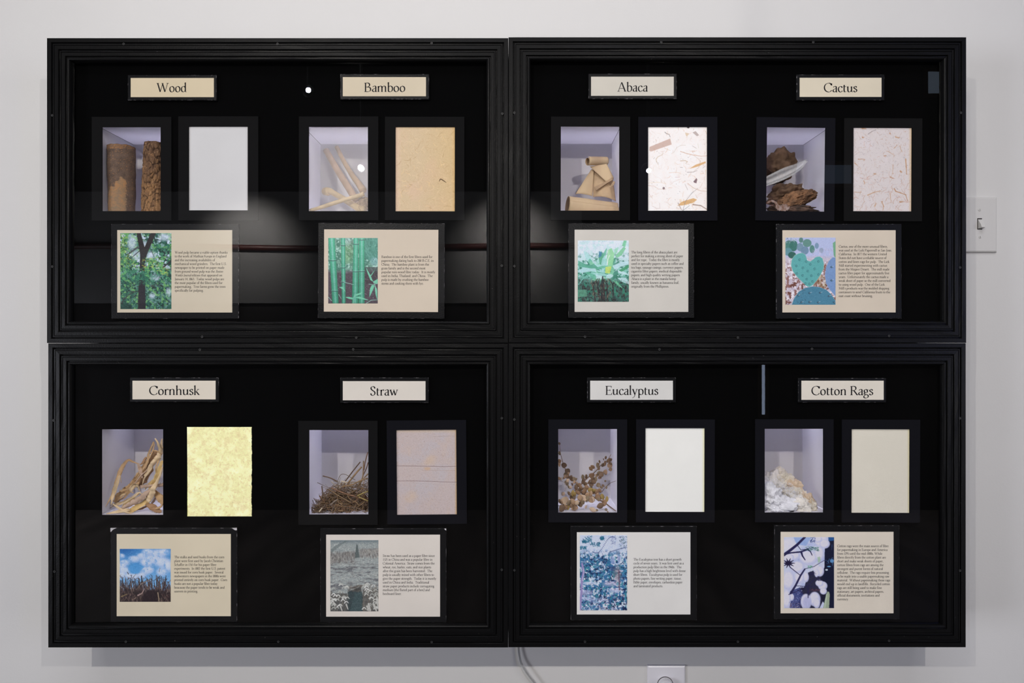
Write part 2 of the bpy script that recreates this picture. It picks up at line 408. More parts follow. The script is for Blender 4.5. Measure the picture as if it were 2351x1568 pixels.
# ------------------------------------------------------------------ serif lettering (a drawn pen alphabet)
# unit: x-height 60, capitals 92, ascenders 100, descenders -32
# L straight path, C curved path, S serif bar (x0 x1 y), F flag serif (x y), D dot (x y r); a leading number is the pen weight
G = {
'a': (50, "C 10 49 20 58 32 59 38 50 38 38;1 L 38 44 38 6;C 38 6 41 1 49 4;C 38 37 24 33 11 24 8 12 16 3 27 3 38 12"),
'b': (58, "L 13 98 13 2;F 13 98;C 13 46 22 57 34 59 47 50 51 31 46 10 32 1 20 2 13 7"),
'c': (49, "C 45 46 37 56 27 58 14 50 8 31 13 10 26 1 38 4 46 13;D 43 48 4.5"),
'd': (60, "L 45 98 45 5;F 45 98;C 45 45 36 57 25 58 12 50 7 30 12 9 24 2 36 6 45 15;S 45 56 2"),
'e': (50, ".7 L 9 34 43 37;C 43 37 40 53 27 59 13 50 8 31 13 9 27 1 38 5 46 14"),
'f': (35, "L 15 2 15 75;C 15 75 17 92 27 99 37 96;D 36 94 4.5;S 4 27 2;S 3 32 57"),
'g': (53, "C 24 59 12 53 10 41 13 29 24 24 36 29 38 41 36 53 24 59;C 17 26 9 17 14 9 30 5 43 0 47 -12 40 -24 24 -30 9 -25 5 -14 12 -4 20 3;.8 L 36 54 50 57"),
'h': (63, "L 13 98 13 2;F 13 98;C 13 42 22 54 34 59 45 54 48 40;L 48 42 48 2;S 4 23 2;S 39 58 2"),
'i': (29, "L 14 58 14 2;F 14 58;D 14 82 6;S 4 25 2"),
'j': (28, "L 15 58 15 -14;F 15 58;C 15 -12 12 -26 0 -32;D 15 82 6"),
'k': (59, "L 13 98 13 2;F 13 98;.6 L 13 25 43 56;L 26 34 48 4;S 4 23 2;S 33 52 58;S 40 59 2"),
'l': (29, "L 14 98 14 2;F 14 98;S 4 25 2"),
'm': (93, "L 13 58 13 2;F 13 58;C 13 42 22 54 32 59 43 54 46 40;L 46 42 46 2;C 46 42 55 54 65 59 76 54 79 40;L 79 42 79 2;S 4 23 2;S 37 55 2;S 70 89 2"),
'n': (63, "L 13 58 13 2;F 13 58;C 13 42 22 54 34 59 45 54 48 40;L 48 42 48 2;S 4 23 2;S 39 58 2"),
'o': (57, "C 28 59 13 50 8 30 13 9 28 1 43 9 49 30 43 50 28 59"),
'p': (60, "L 13 58 13 -30;F 13 58;C 13 45 22 57 34 58 47 50 52 30 47 9 34 2 22 6 13 14;S 4 24 -30"),
'q': (60, "L 47 58 47 -30;C 47 45 38 57 26 58 13 50 8 30 13 9 25 2 38 6 47 14;S 37 57 -30"),
'r': (42, "L 13 58 13 2;F 13 58;C 13 38 20 52 30 59 38 55;D 37 54 5;S 4 25 2"),
's': (41, "C 33 47 28 57 19 59 9 51 11 40 21 33 32 25 34 12 24 2 12 4 6 15"),
't': (37, "C 15 74 14 55 14 14 20 2 34 6;S 4 34 57"),
'u': (62, "L 12 58 12 20;F 12 58;C 12 22 16 6 27 2 38 7 47 20;L 47 58 47 5;F 47 58;S 47 59 3"),
'v': (56, "L 9 58 29 2;.55 L 29 2 48 58;S 1 20 58;S 39 56 58"),
'w': (82, "L 9 58 26 2;.55 L 26 2 41 52;L 41 52 56 2;.55 L 56 2 73 58;S 1 20 58;S 64 81 58;S 34 48 58"),
'x': (55, "L 11 58 44 2;.55 L 43 58 11 2;S 3 22 58;S 35 52 58;S 3 20 2;S 34 54 2"),
'y': (55, "L 9 58 29 4;.55 C 48 58 34 18 24 -14 12 -30 4 -27;S 1 20 58;S 39 56 58"),
'A': (88, ".5 L 42 94 11 2;L 43 94 77 2;S 2 24 2;S 64 88 2;S 25 62 32"),
'B': (74, "L 17 91 17 2;C 17 90 38 91 52 82 54 66 42 52 17 49;C 30 49 54 46 64 30 60 10 42 2 17 2;S 5 17 90;S 5 17 2"),
'C': (82, "C 74 74 62 89 45 92 22 82 9 60 9 34 22 11 46 1 64 6 76 20;L 75 68 75 90"),
'D': (90, "L 17 91 17 2;C 17 90 45 91 70 78 82 48 72 16 46 2 17 2;S 5 17 90;S 5 17 2"),
'E': (70, "L 17 91 17 2;S 5 60 90;S 17 48 48;S 5 63 2;.5 L 60 90 60 74;.5 L 48 56 48 40;.5 L 63 2 65 20"),
'F': (64, "L 17 91 17 2;S 5 58 90;S 17 46 48;S 5 28 2;.5 L 58 90 58 74"),
'G': (88, "C 74 74 62 89 45 92 22 82 9 60 9 34 22 11 46 1 62 3 74 9;L 75 38 75 8;S 64 85 38"),
'I': (36, "L 18 91 18 2;S 6 30 90;S 6 30 2"),
'J': (36, "L 20 91 20 0;C 20 2 17 -14 4 -20;S 8 32 90"),
'K': (83, "L 17 91 17 2;.55 L 17 42 62 89;L 32 56 72 3;S 5 29 90;S 5 29 2;S 52 73 90;S 62 84 2"),
'L': (66, "L 17 91 17 2;S 5 29 90;S 5 60 2;.5 L 60 2 63 22"),
'M': (106, ".5 L 20 91 14 2;L 20 91 52 6;.5 L 52 6 85 91;L 86 91 91 2;S 8 22 90;S 84 98 90;S 4 25 2;S 80 103 2"),
'N': (92, ".5 L 18 91 18 2;L 18 91 74 4;.5 L 74 91 74 2;S 5 20 90;S 64 86 90;S 8 29 2"),
'O': (92, "C 46 92 23 83 9 60 9 34 22 11 46 1 69 11 83 34 83 60 69 83 46 92"),
'P': (68, "L 17 91 17 2;C 17 90 40 91 56 82 59 65 48 48 17 44;S 5 17 90;S 5 29 2"),
'R': (77, "L 17 91 17 2;C 17 90 40 91 55 82 57 66 47 51 17 47;L 38 48 70 3;S 5 17 90;S 5 29 2;S 62 80 2"),
'S': (56, "C 46 74 39 88 26 92 12 84 11 67 24 52 41 40 47 22 38 5 24 1 12 7 8 22;.5 L 46 70 46 88"),
'T': (78, "L 39 90 39 2;S 4 74 90;S 27 51 2;.5 L 5 90 3 74;.5 L 73 90 75 74"),
'U': (88, "L 17 91 17 30;C 17 32 22 10 44 1 64 8 72 30;.5 L 72 91 72 30;S 5 29 90;S 62 84 90"),
'W': (124, "L 13 90 38 2;.5 L 38 2 62 90;L 60 86 84 2;.5 L 84 2 110 90;S 2 26 90;S 50 70 90;S 99 121 90"),
'0': (50, "C 25 88 13 78 8 45 13 10 25 2 37 10 42 45 37 78 25 88"),
'1': (40, "L 21 86 21 2;F 21 86;S 10 32 2"),
'2': (50, "C 10 68 16 84 27 87 38 76 34 54 20 28 8 4;1.3 L 8 4 44 4"),
'3': (50, "C 11 74 20 86 30 84 36 70 28 54 18 49;C 18 49 34 48 42 32 36 10 22 2 8 7"),
'4': (50, ".5 L 32 88 5 28;.7 L 5 28 46 28;L 33 88 33 2"),
'5': (50, ".8 L 15 86 40 88;.6 L 15 86 13 54;C 13 50 28 54 41 42 41 18 27 3 8 5"),
'6': (50, "C 40 86 22 72 10 46 10 22 18 5 28 1 40 12 42 32 34 48 22 50 11 38"),
'7': (50, "1.3 L 8 84 43 84;.7 L 43 84 18 -2"),
'8': (50, "C 25 88 12 78 13 62 25 49 39 36 41 16 26 1 10 14 12 34 26 49 38 62 38 78 25 88"),
'9': (50, "C 10 2 28 14 40 40 40 66 32 83 22 88 10 76 8 56 16 42 28 40 39 50"),
'.': (26, "D 13 6 6"), ',': (26, "D 13 6 6;.5 C 16 4 14 -8 7 -14"), '-': (36, "1.4 L 6 31 30 31"),
"'": (24, "D 12 92 6;.5 C 15 90 13 80 8 74"), '(': (34, "C 28 104 12 76 8 40 14 4 28 -18"), ')': (34, "C 6 104 22 76 26 40 20 4 6 -18"),
' ': (28, ""),
}
_cache = {}
def glyph(ch, T, t):
    key = (ch, T, t)
    if key in _cache: return _cache[key]
    V = []; F = []
    phi = math.radians(18)
    def strip(P, wt):
        n0 = len(V)
        for i, p in enumerate(P):
            a = P[max(0, i-1)]; b = P[min(len(P)-1, i+1)]
            dx, dy = b[0]-a[0], b[1]-a[1]; l = math.hypot(dx, dy) or 1
            th = math.atan2(dy, dx)
            w = (t + (T-t) * abs(math.sin(th-phi))**1.4) * wt * 0.5
            nx, ny = -dy/l, dx/l
            V.append((p[0]+nx*w, p[1]+ny*w)); V.append((p[0]-nx*w, p[1]-ny*w))
        for i in range(len(P)-1):
            k = n0 + 2*i
            F.append((k, k+1, k+3, k+2))
    for part in G[ch][1].split(';'):
        tk = part.split()
        if not tk: continue
        wt = 1.0
        if tk[0][0] in '.0123456789': wt = float(tk.pop(0))
        c = tk[0]; a = [float(x) for x in tk[1:]]
        if c == 'L': strip([(a[i], a[i+1]) for i in range(0, len(a), 2)], wt)
        elif c == 'C': strip([tuple(q) for q in cat([(a[i], a[i+1]) for i in range(0, len(a), 2)], 3)], wt)
        elif c == 'S':
            n = len(V); h = t*0.55; y = a[2]
            V.extend([(a[0], y-h), (a[1], y-h), (a[1], y+h), (a[0], y+h)]); F.append((n, n+1, n+2, n+3))
        elif c == 'F':
            n = len(V); x, y = a
            V.extend([(x-T*.4-6, y-7), (x+T*.45, y-14), (x+T*.45, y+3)]); F.append((n, n+1, n+2))
        elif c == 'D':
            n = len(V); r = a[2] * (0.75 + 0.35*T/12)
            V.extend([(a[0]+r*math.cos(k*math.pi/4), a[1]+r*math.sin(k*math.pi/4)) for k in range(8)]); F.append(tuple(n+k for k in range(8)))
    _cache[key] = (V, F); return V, F

def width(s, track=0): return sum(G[c][0] + track for c in s)

def lettering(name, lines, x, y, d, sx, sy, pitch, T, t, parent, shear=None, slope=0.0):
    """lines of print: baseline of the first line at photo px (x, y); sx, sy = px per font unit"""
    V = []; Fc = []
    for li, line in enumerate(lines):
        cx = 0.0; it = False
        for ch in line:
            if ch == '~': it = not it; continue
            gv, gf = glyph(ch, T, t); n = len(V)
            k = 0.82 if it else 1.0
            for (ux, uy) in gv:
                X = (cx + (ux*k + (uy*0.2 if it else 0))) * sx
                V.append(W(x + X, y + li*pitch - uy*sy + X*slope, d))
            Fc += [tuple(i+n for i in reversed(f)) for f in gf]
            cx += G[ch][0]*k
    return mesh_obj(name, V, Fc, M['ink'], parent)

# ------------------------------------------------------------------ printed pictures and flecked papers: colour held per vertex
def fbm(w, h, scale, seed, octv=4, sx=1.0, sy=1.0):
    r = np.random.RandomState(seed); out = np.zeros((h, w)); amp = 1; tot = 0
    for o in range(octv):
        gx = max(2, int(w/(scale*sx))+2); gy = max(2, int(h/(scale*sy))+2)
        g = r.rand(gy+1, gx+1)
        X = np.linspace(0, gx-1.001, w); Y = np.linspace(0, gy-1.001, h)
        xi = X.astype(int); yi = Y.astype(int); fx = X-xi; fy = Y-yi
        fx = fx*fx*(3-2*fx); fy = fy*fy*(3-2*fy)
        a = g[np.ix_(yi, xi)]; b = g[np.ix_(yi, xi+1)]; c = g[np.ix_(yi+1, xi)]; e = g[np.ix_(yi+1, xi+1)]
        out += amp*((a*(1-fx)+b*fx)*(1-fy[:, None]) + (c*(1-fx)+e*fx)*fy[:, None])
        tot += amp; amp *= 0.55; scale = max(1.0, scale/2)
    out /= tot
    return np.clip((out-0.5)*1.9+0.5, 0, 1)

class Pic:
    def __init__(s, x0, y0, x1, y1, bg, zoom=6.534, res=1.25, seed=1):
        s.r = (x0, y0, x1, y1); s.w = int((x1-x0)/zoom*res)+1; s.h = int((y1-y0)/zoom*res)+1
        s.X = np.linspace(x0, x1, s.w)[None, :].repeat(s.h, 0); s.Y = np.linspace(y0, y1, s.h)[:, None].repeat(s.w, 1)
        s.c = np.zeros((s.h, s.w, 3)); s.c[:] = bg; s.aa = zoom/res*0.9; s.rn = random.Random(seed); s.seed = seed
    def n(s, scale, k=0, octv=4, sx=1, sy=1): return fbm(s.w, s.h, scale, s.seed*31+k, octv, sx, sy)
    def mask(s, m, col):
        m = np.clip(m, 0, 1)[..., None]; s.c = s.c*(1-m) + np.array(col, float)*m
    def sub(s, xa, ya, xb, yb):
        x0, y0, x1, y1 = s.r; p = s.aa*2
        i0 = int(max(0, (xa-p-x0)/(x1-x0)*(s.w-1))); i1 = int(min(s.w, (xb+p-x0)/(x1-x0)*(s.w-1)+2))
        j0 = int(max(0, (ya-p-y0)/(y1-y0)*(s.h-1))); j1 = int(min(s.h, (yb+p-y0)/(y1-y0)*(s.h-1)+2))
        if i1 <= i0 or j1 <= j0: return None
        return slice(j0, j1), slice(i0, i1)
    def put(s, sl, a, col, op=1.0):
        a = (np.clip(a, 0, 1)*op)[..., None]; s.c[sl] = s.c[sl]*(1-a) + np.array(col, float)*a
    def ell(s, cx, cy, rx, ry, col, op=1.0, soft=None):
        sl = s.sub(cx-rx, cy-ry, cx+rx, cy+ry)
        if sl is None: return
        q = np.hypot((s.X[sl]-cx)/rx, (s.Y[sl]-cy)/ry); f = soft if soft else s.aa/min(rx, ry)
        s.put(sl, (1-q)/f+0.5, col, op)
    def line(s, pts, w0, w1, col, op=1.0):
        n = len(pts)-1
        for i in range(n):
            (ax, ay), (bx, by) = pts[i], pts[i+1]; wa = w0+(w1-w0)*i/n; wb = w0+(w1-w0)*(i+1)/n; m = max(wa, wb)
            sl = s.sub(min(ax, bx)-m, min(ay, by)-m, max(ax, bx)+m, max(ay, by)+m)
            if sl is None: continue
            X = s.X[sl]-ax; Y = s.Y[sl]-ay; dx = bx-ax; dy = by-ay; l = dx*dx+dy*dy or 1
            t = np.clip((X*dx+Y*dy)/l, 0, 1); dd = np.hypot(X-t*dx, Y-t*dy); w = (wa+(wb-wa)*t)/2
            k = min(1.0, (max(wa, wb)/s.aa)**0.8) if max(wa, wb) < s.aa else 1
            s.put(sl, (np.maximum(w, s.aa*.5)-dd)/s.aa+0.5, col, op*k)
    def poly(s, pts, col, op=1.0):
        xs = [p[0] for p in pts]; ys = [p[1] for p in pts]; sl = s.sub(min(xs), min(ys), max(xs), max(ys))
        if sl is None: return
        acc = 0
        for ox, oy in ((-.25, -.25), (.25, -.25), (-.25, .25), (.25, .25)):
            X = s.X[sl]+ox*s.aa; Y = s.Y[sl]+oy*s.aa; ins = np.zeros(X.shape, bool); j = len(pts)-1
            for i in range(len(pts)):
                xi, yi = pts[i]; xj, yj = pts[j]
                if yi != yj: ins ^= ((yi > Y) != (yj > Y)) & (X < (xj-xi)*(Y-yi)/(yj-yi)+xi)
                j = i
            acc = acc+ins*0.25
        s.put(sl, acc, col, op)
    def dabs(s, n, box, cols, ln=(10, 30), w=(4, 9), ang=(0, 6.28), op=0.8, curve=0.0):
        R = s.rn
        for _ in range(n):
            x = R.uniform(box[0], box[2]); y = R.uniform(box[1], box[3]); a = R.uniform(*ang); l = R.uniform(*ln); ww = R.uniform(*w)
            c = R.choice(cols)
            p = [(x, y), (x+math.cos(a)*l, y+math.sin(a)*l)]
            if curve:
                a2 = a+R.uniform(-curve, curve); p.append((p[1][0]+math.cos(a2)*l, p[1][1]+math.sin(a2)*l))
            s.line(p, ww, ww*0.5, c, op*R.uniform(.6, 1))
    def jitter(s, amt=6):
        r = np.random.RandomState(s.seed); s.c += r.normal(0, amt, (s.h, s.w, 1))

ILLUM = 0.87     # what a white sheet returns here; turns seen colours into the print's own reflectance
def build_pic(name, P, ox, oy, zoom, d, mat_, parent, th=0.0002, gain=1.0, edge=None):
    x0, y0, x1, y1 = P.r; w, h = P.w, P.h
    px = ox + P.X/zoom; py = oy + P.Y/zoom; s = S(d)
    co = np.stack([(px-1175.5)*s, np.full_like(px, d), EYE-(py-784.0)*s], -1).reshape(-1, 3)
    if edge is not None: co = edge(co, w, h)
    idx = np.arange(w*h).reshape(h, w)
    q = np.stack([idx[:-1, :-1], idx[1:, :-1], idx[1:, 1:], idx[:-1, 1:]], -1).reshape(-1, 4)
    # rim turned back so the sheet has an edge
    rim = np.concatenate([idx[0, :], idx[1:, -1], idx[-1, -2::-1], idx[-2:0:-1, 0]])
    bc = co[rim].copy(); bc[:, 1] += th
    nb = len(co); k = len(rim)
    side = np.array([[rim[i], rim[(i+1) % k], nb+(i+1) % k, nb+i] for i in range(k)])
    co = np.concatenate([co, bc]); q = np.concatenate([q, side])
    me = bpy.data.meshes.new(name)
    me.vertices.add(len(co)); me.vertices.foreach_set('co', co.astype(np.float32).ravel())
    me.loops.add(q.size); me.loops.foreach_set('vertex_index', q.astype(np.int32).ravel())
    me.polygons.add(len(q)); me.polygons.foreach_set('loop_start', (np.arange(len(q))*4).astype(np.int32))
    me.update(calc_edges=True)
    c = np.clip(P.c, 0, 255)/255; c = np.where(c <= 0.04045, c/12.92, ((c+0.055)/1.055)**2.4)/ILLUM*gain
    c = np.clip(c, 0, 0.95).reshape(-1, 3); c = np.concatenate([c, c[rim]])
    at = me.color_attributes.new('ink', 'FLOAT_COLOR', 'POINT')
    at.data.foreach_set('color', np.concatenate([c, np.ones((len(c), 1))], 1).astype(np.float32).ravel())
    me.materials.append(mat_)
    o = bpy.data.objects.new(name, me); sc.collection.objects.link(o)
    if parent is not None:
        o.parent = parent; o.matrix_parent_inverse = Matrix.Translation(-parent.location)
    return o

def pic_wood():
    p = Pic(237, 230, 1003, 1370, (190, 205, 225), seed=3)
    p.mask((p.n(14, 1)-.36)*5*(0.35+ (p.Y-230)/700), (60, 120, 95)); p.mask(np.clip((p.Y-700)/200, 0, 1)*.75, (50, 105, 85))
    p.mask((p.n(9, 2)-.46)*6, (30, 85, 70)); p.mask((p.n(5, 9)-.6)*7, (16, 48, 44)); p.mask((p.n(7, 3)-.62)*7, (100, 160, 95))
    for cx, cy, rx, ry in ((410, 380, 70, 110), (900, 290, 95, 60), (600, 400, 60, 60), (700, 560, 90, 60), (480, 560, 80, 80), (760, 900, 70, 50), (960, 1110, 40, 60), (720, 1170, 50, 40)):
        p.ell(cx, cy, rx, ry, (205, 215, 235), .75, soft=.9)
    p.poly([(478,225),(542,225),(600,440),(695,225),(778,225),(665,480),(632,560),(605,680),(600,800),(525,800),(535,560),(503,360)], (38, 36, 38))
    p.line([(350,550),(500,440)], 20, 26, (70, 75, 78)); p.line([(370,630),(520,500)], 8, 14, (50, 52, 55)); p.line([(710,500),(745,590)], 10, 6, (45, 70, 55))
    p.dabs(150, (240, 240, 345, 560), [(95,150,80),(135,175,75),(60,130,90),(165,190,90)], (12, 26), (7, 13))
    p.dabs(160, (240, 560, 500, 790), [(150,185,90),(95,160,95),(190,200,90),(70,130,85)], (10, 26), (6, 12))
    p.dabs(170, (730, 350, 1000, 700), [(35,115,90),(55,140,105),(25,85,75),(80,150,110)], (10, 28), (7, 12))
    p.dabs(420, (245, 760, 990, 960), [(30,105,85),(20,75,65),(60,150,105),(45,125,95),(95,175,120)], (10, 32), (7, 12))
    p.poly([(512,930),(608,930),(618,1370),(500,1370)], (30, 28, 34))
    for q, a, b in (([(250,1290),(290,1225),(390,1135),(500,1095)], 16, 10), ([(350,1100),(430,1108),(500,1100)], 10, 12), ([(880,745),(1003,640)], 22, 16), ([(920,780),(1003,765)], 14, 10), ([(700,1020),(780,1005),(870,1015)], 12, 9), ([(700,1025),(760,1050),(800,1135)], 10, 7), ([(1000,420),(880,720)], 5, 5)):
        p.line(q, a, b, (42, 38, 42))
    p.dabs(200, (240, 950, 500, 1370), [(25,70,60),(55,125,95),(110,110,100),(20,45,50),(80,150,100)], (8, 22), (5, 10))
    p.dabs(330, (620, 930, 1000, 1370), [(30,85,75),(70,150,115),(25,60,62),(110,150,115),(20,40,50),(150,170,200)], (8, 22), (5, 10))
    p.dabs(170, (560, 600, 880, 800), [(50,140,105),(95,170,100),(160,190,85),(205,205,80)], (10, 26), (6, 11), ang=(-.6, .8))
    p.dabs(60, (820, 740, 960, 860), [(190,200,90),(110,170,100)], (10, 24), (6, 11), ang=(-.5, .9))
    p.poly([(515,985),(600,985),(618,1370),(500,1370)], (28, 26, 33), .7)
    p.dabs(90, (480, 880, 640, 1000), [(30,100,80),(60,145,105),(25,75,65)], (12, 30), (7, 12)); p.ell(320, 1340, 90, 60, (22, 55, 50), .7, soft=.6); p.jitter(9); return p

def culm(p, x0, x1, x2, x3, y0, y1, nodes, c=(62, 165, 132)):
    for i in range(60):
        ya = y0+(y1-y0)*i/60; yb = y0+(y1-y0)*(i+1)/60; t = i/60
        l = x0+(x2-x0)*t; r = x1+(x3-x1)*t; k = 1-0.35*t
        p.poly([(l, ya), (r, ya), (r, yb+1), (l, yb+1)], tuple(v*(.62+.25*(1-t)) for v in c))
        w = r-l
        p.poly([(l+w*.12, ya), (l+w*.88, ya), (l+w*.88, yb+1), (l+w*.12, yb+1)], tuple(v*(.85+.2*(1-t)) for v in c))
        p.poly([(l+w*.38, ya), (l+w*.66, ya), (l+w*.66, yb+1), (l+w*.38, yb+1)], (150, 200, 195), .65*k)
    for y in nodes:
        t = (y-y0)/(y1-y0); l = x0+(x2-x0)*t; r = x1+(x3-x1)*t
        p.line([(l-4, y), ((l+r)/2, y+6), (r+4, y)], 10, 10, (55, 90, 90)); p.line([(l, y-12), (r, y-12)], 7, 7, (130, 190, 175), .6)

def pic_bamboo():
    p = Pic(252, 303, 995, 1285, (105, 150, 135), seed=5)
    p.mask((p.n(10, 1)-.45)*5, (60, 115, 100)); p.mask((p.n(6, 2)-.6)*6, (160, 200, 190))
    p.ell(540, 520, 90, 160, (110, 160, 110), .6, soft=.8); p.ell(540, 340, 50, 70, (175, 205, 205), .6, soft=.8)
    p.mask(np.clip((p.Y-760-30*p.n(20, 4))/60, 0, 1), (72, 62, 72))
    p.poly([(800,303),(995,303),(995,600),(860,640),(800,600)], (58, 130, 115), .75); p.ell(940, 650, 60, 60, (150, 190, 200), .6, soft=.6)
    p.dabs(160, (800, 303, 995, 680), [(70,150,130),(110,175,160),(40,105,95)], (12, 34), (4, 8), ang=(1, 2.2))
    p.dabs(60, (510, 303, 640, 560), [(70,90,85),(60,80,75),(170,200,190)], (30, 80), (3, 6), ang=(.5, 1.4))
    p.poly([(800,740),(995,740),(995,1000),(800,1000)], (45, 42, 50), .6)
    p.dabs(520, (252, 800, 995, 1285), [(125,110,125),(95,80,92),(50,42,55),(150,140,155)], (6, 18), (4, 8))
    culm(p, 252, 352, 312, 412, 303, 1285, (640, 1098)); culm(p, 443, 506, 455, 514, 303, 1285, (415, 750, 962))
    culm(p, 632, 702, 603, 706, 303, 1285, (395, 808)); culm(p, 712, 798, 704, 800, 303, 1285, (330, 804))
    lf = (110, 190, 160)
    for q in ([(815,740),(880,850),(928,960),(885,935),(845,840)], [(885,865),(960,770),(925,830),(893,880)], [(868,1195),(880,1060),(905,1008),(948,1012),(925,1080)], [(508,1190),(560,1185),(625,1200),(615,1225),(560,1215)], [(640,1192),(720,1180),(800,1210),(870,1240),(720,1215)], [(640,1180),(660,1150),(770,1110),(740,1150),(660,1175)], [(950,1010),(985,1070),(990,1240),(960,1140)], [(930,955),(995,915),(995,990),(950,985)], [(410,1040),(470,1035),(515,1110),(480,1080)]):
        p.poly(q, lf)
    for q in ([(490,965),(560,985),(635,1002)], [(625,1285),(635,1200),(650,1150)], [(860,995),(930,1000),(995,985)], [(820,1285),(900,1235),(995,1230)], [(410,1150),(445,1210)], [(255,1190),(305,1245)], [(928,960),(950,1000),(975,1130)]):
        p.line(q, 7, 5, (150, 205, 190))
    p.jitter(7); return p

def leafshape(p, x, y, a, l, w, col, op=.9):
    ca, sa = math.cos(a), math.sin(a)
    pts = []
    for t, k in ((0, .1), (.25, .8), (.5, 1), (.8, .7), (1, 0), (.8, -.7), (.5, -1), (.25, -.8), (0, -.1)):
        pts.append((x+ca*l*t - sa*w*k/2, y+sa*l*t + ca*w*k/2 + t*t*l*.12))
    p.poly(pts, col, op)

def pic_abaca():
    p = Pic(238, 340, 1005, 1260, (212, 224, 240), seed=7)
    p.mask(np.clip((p.Y-560)/260, 0, 1), (120, 190, 175)); p.mask(np.clip((p.Y-860)/160, 0, 1), (50, 85, 80))
    p.mask((p.n(8, 1)-.5)*5*np.clip((p.Y-480)/300, 0.05, 1), (45, 120, 100)); p.mask((p.n(7, 2)-.58)*6*np.clip((930-p.Y)/120, 0, 1), (190, 220, 225)); p.mask((p.n(5, 5)-.6)*5*np.clip((p.Y-900)/100, 0, 1), (25, 28, 32))
    R = p.rn
    for i in range(46):
        a = R.uniform(-3.3, .2); l = R.uniform(110, 330); w = R.uniform(35, 80)
        c = R.choice([(95,180,150),(165,215,215),(70,155,120),(195,225,232),(130,200,165),(55,130,110)])
        leafshape(p, 600+R.uniform(-160, 170), 880+R.uniform(-190, 60), a, l, w, c, .8)
    for q, c in (([(690,480),(745,455),(785,540),(778,640),(745,740),(690,740),(672,640)], (140,208,155)), ([(655,735),(745,730),(720,835),(650,830)], (190,214,105)), ([(240,790),(330,745),(500,745),(525,820),(430,800),(330,825),(240,822)], (175,215,222)), ([(245,640),(400,720),(480,690),(560,760),(430,760),(245,730)], (85,165,140)), ([(760,720),(900,660),(1003,650),(1003,700),(860,740),(790,780)], (190,222,232)), ([(800,570),(930,430),(960,460),(900,560),(830,600)], (120,195,150)), ([(790,470),(850,440),(830,520),(780,560)], (150,210,185)), ([(850,790),(1003,700),(1003,750),(900,810)], (55,145,100)), ([(830,900),(960,900),(1003,960),(1003,1000),(900,960)], (185,220,225)), ([(750,930),(820,950),(920,1060),(860,1030)], (110,190,150)), ([(560,500),(605,520),(590,580),(550,600)], (60,125,160)), ([(930,340),(970,345),(950,440),(900,420)], (110,195,150))):
        p.poly(q, c, .9)
    p.line([(250,1000),(330,900),(470,860)], 14, 8, (110,185,170)); p.line([(700,600),(700,480)], 5, 5, (200,230,200)); p.line([(680,700),(690,620),(720,560)], 14, 8, (225,235,240))
    for a, b in ((480, 500), (540, 560), (590, 600), (620, 640), (660, 700), (780, 800)):
        p.line([(600+(a-600)*.5+p.rn.uniform(-16, 16), 840+p.rn.uniform(0, 90)), (a+p.rn.uniform(-20, 20), 1000), (b+p.rn.uniform(-30, 30), 1255)], 10, p.rn.uniform(18, 44), (34, 30, 36), .85)
    p.dabs(200, (238, 930, 1005, 1260), [(60,50,55),(25,25,30),(80,120,105),(100,85,80),(60,130,110)], (14, 50), (6, 12), ang=(1.0, 2.2))
    p.dabs(60, (440, 900, 740, 1200), [(150,135,110),(110,90,75)], (20, 60), (6, 11), ang=(1.2, 1.9))
    p.poly([(240,1080),(370,1080),(380,1180),(240,1190)], (95,165,135), .7); p.dabs(60, (240, 1160, 560, 1260), [(120,150,135),(80,95,95)], (8, 30), (4, 8), ang=(-.2, .2))
    p.jitter(7); return p

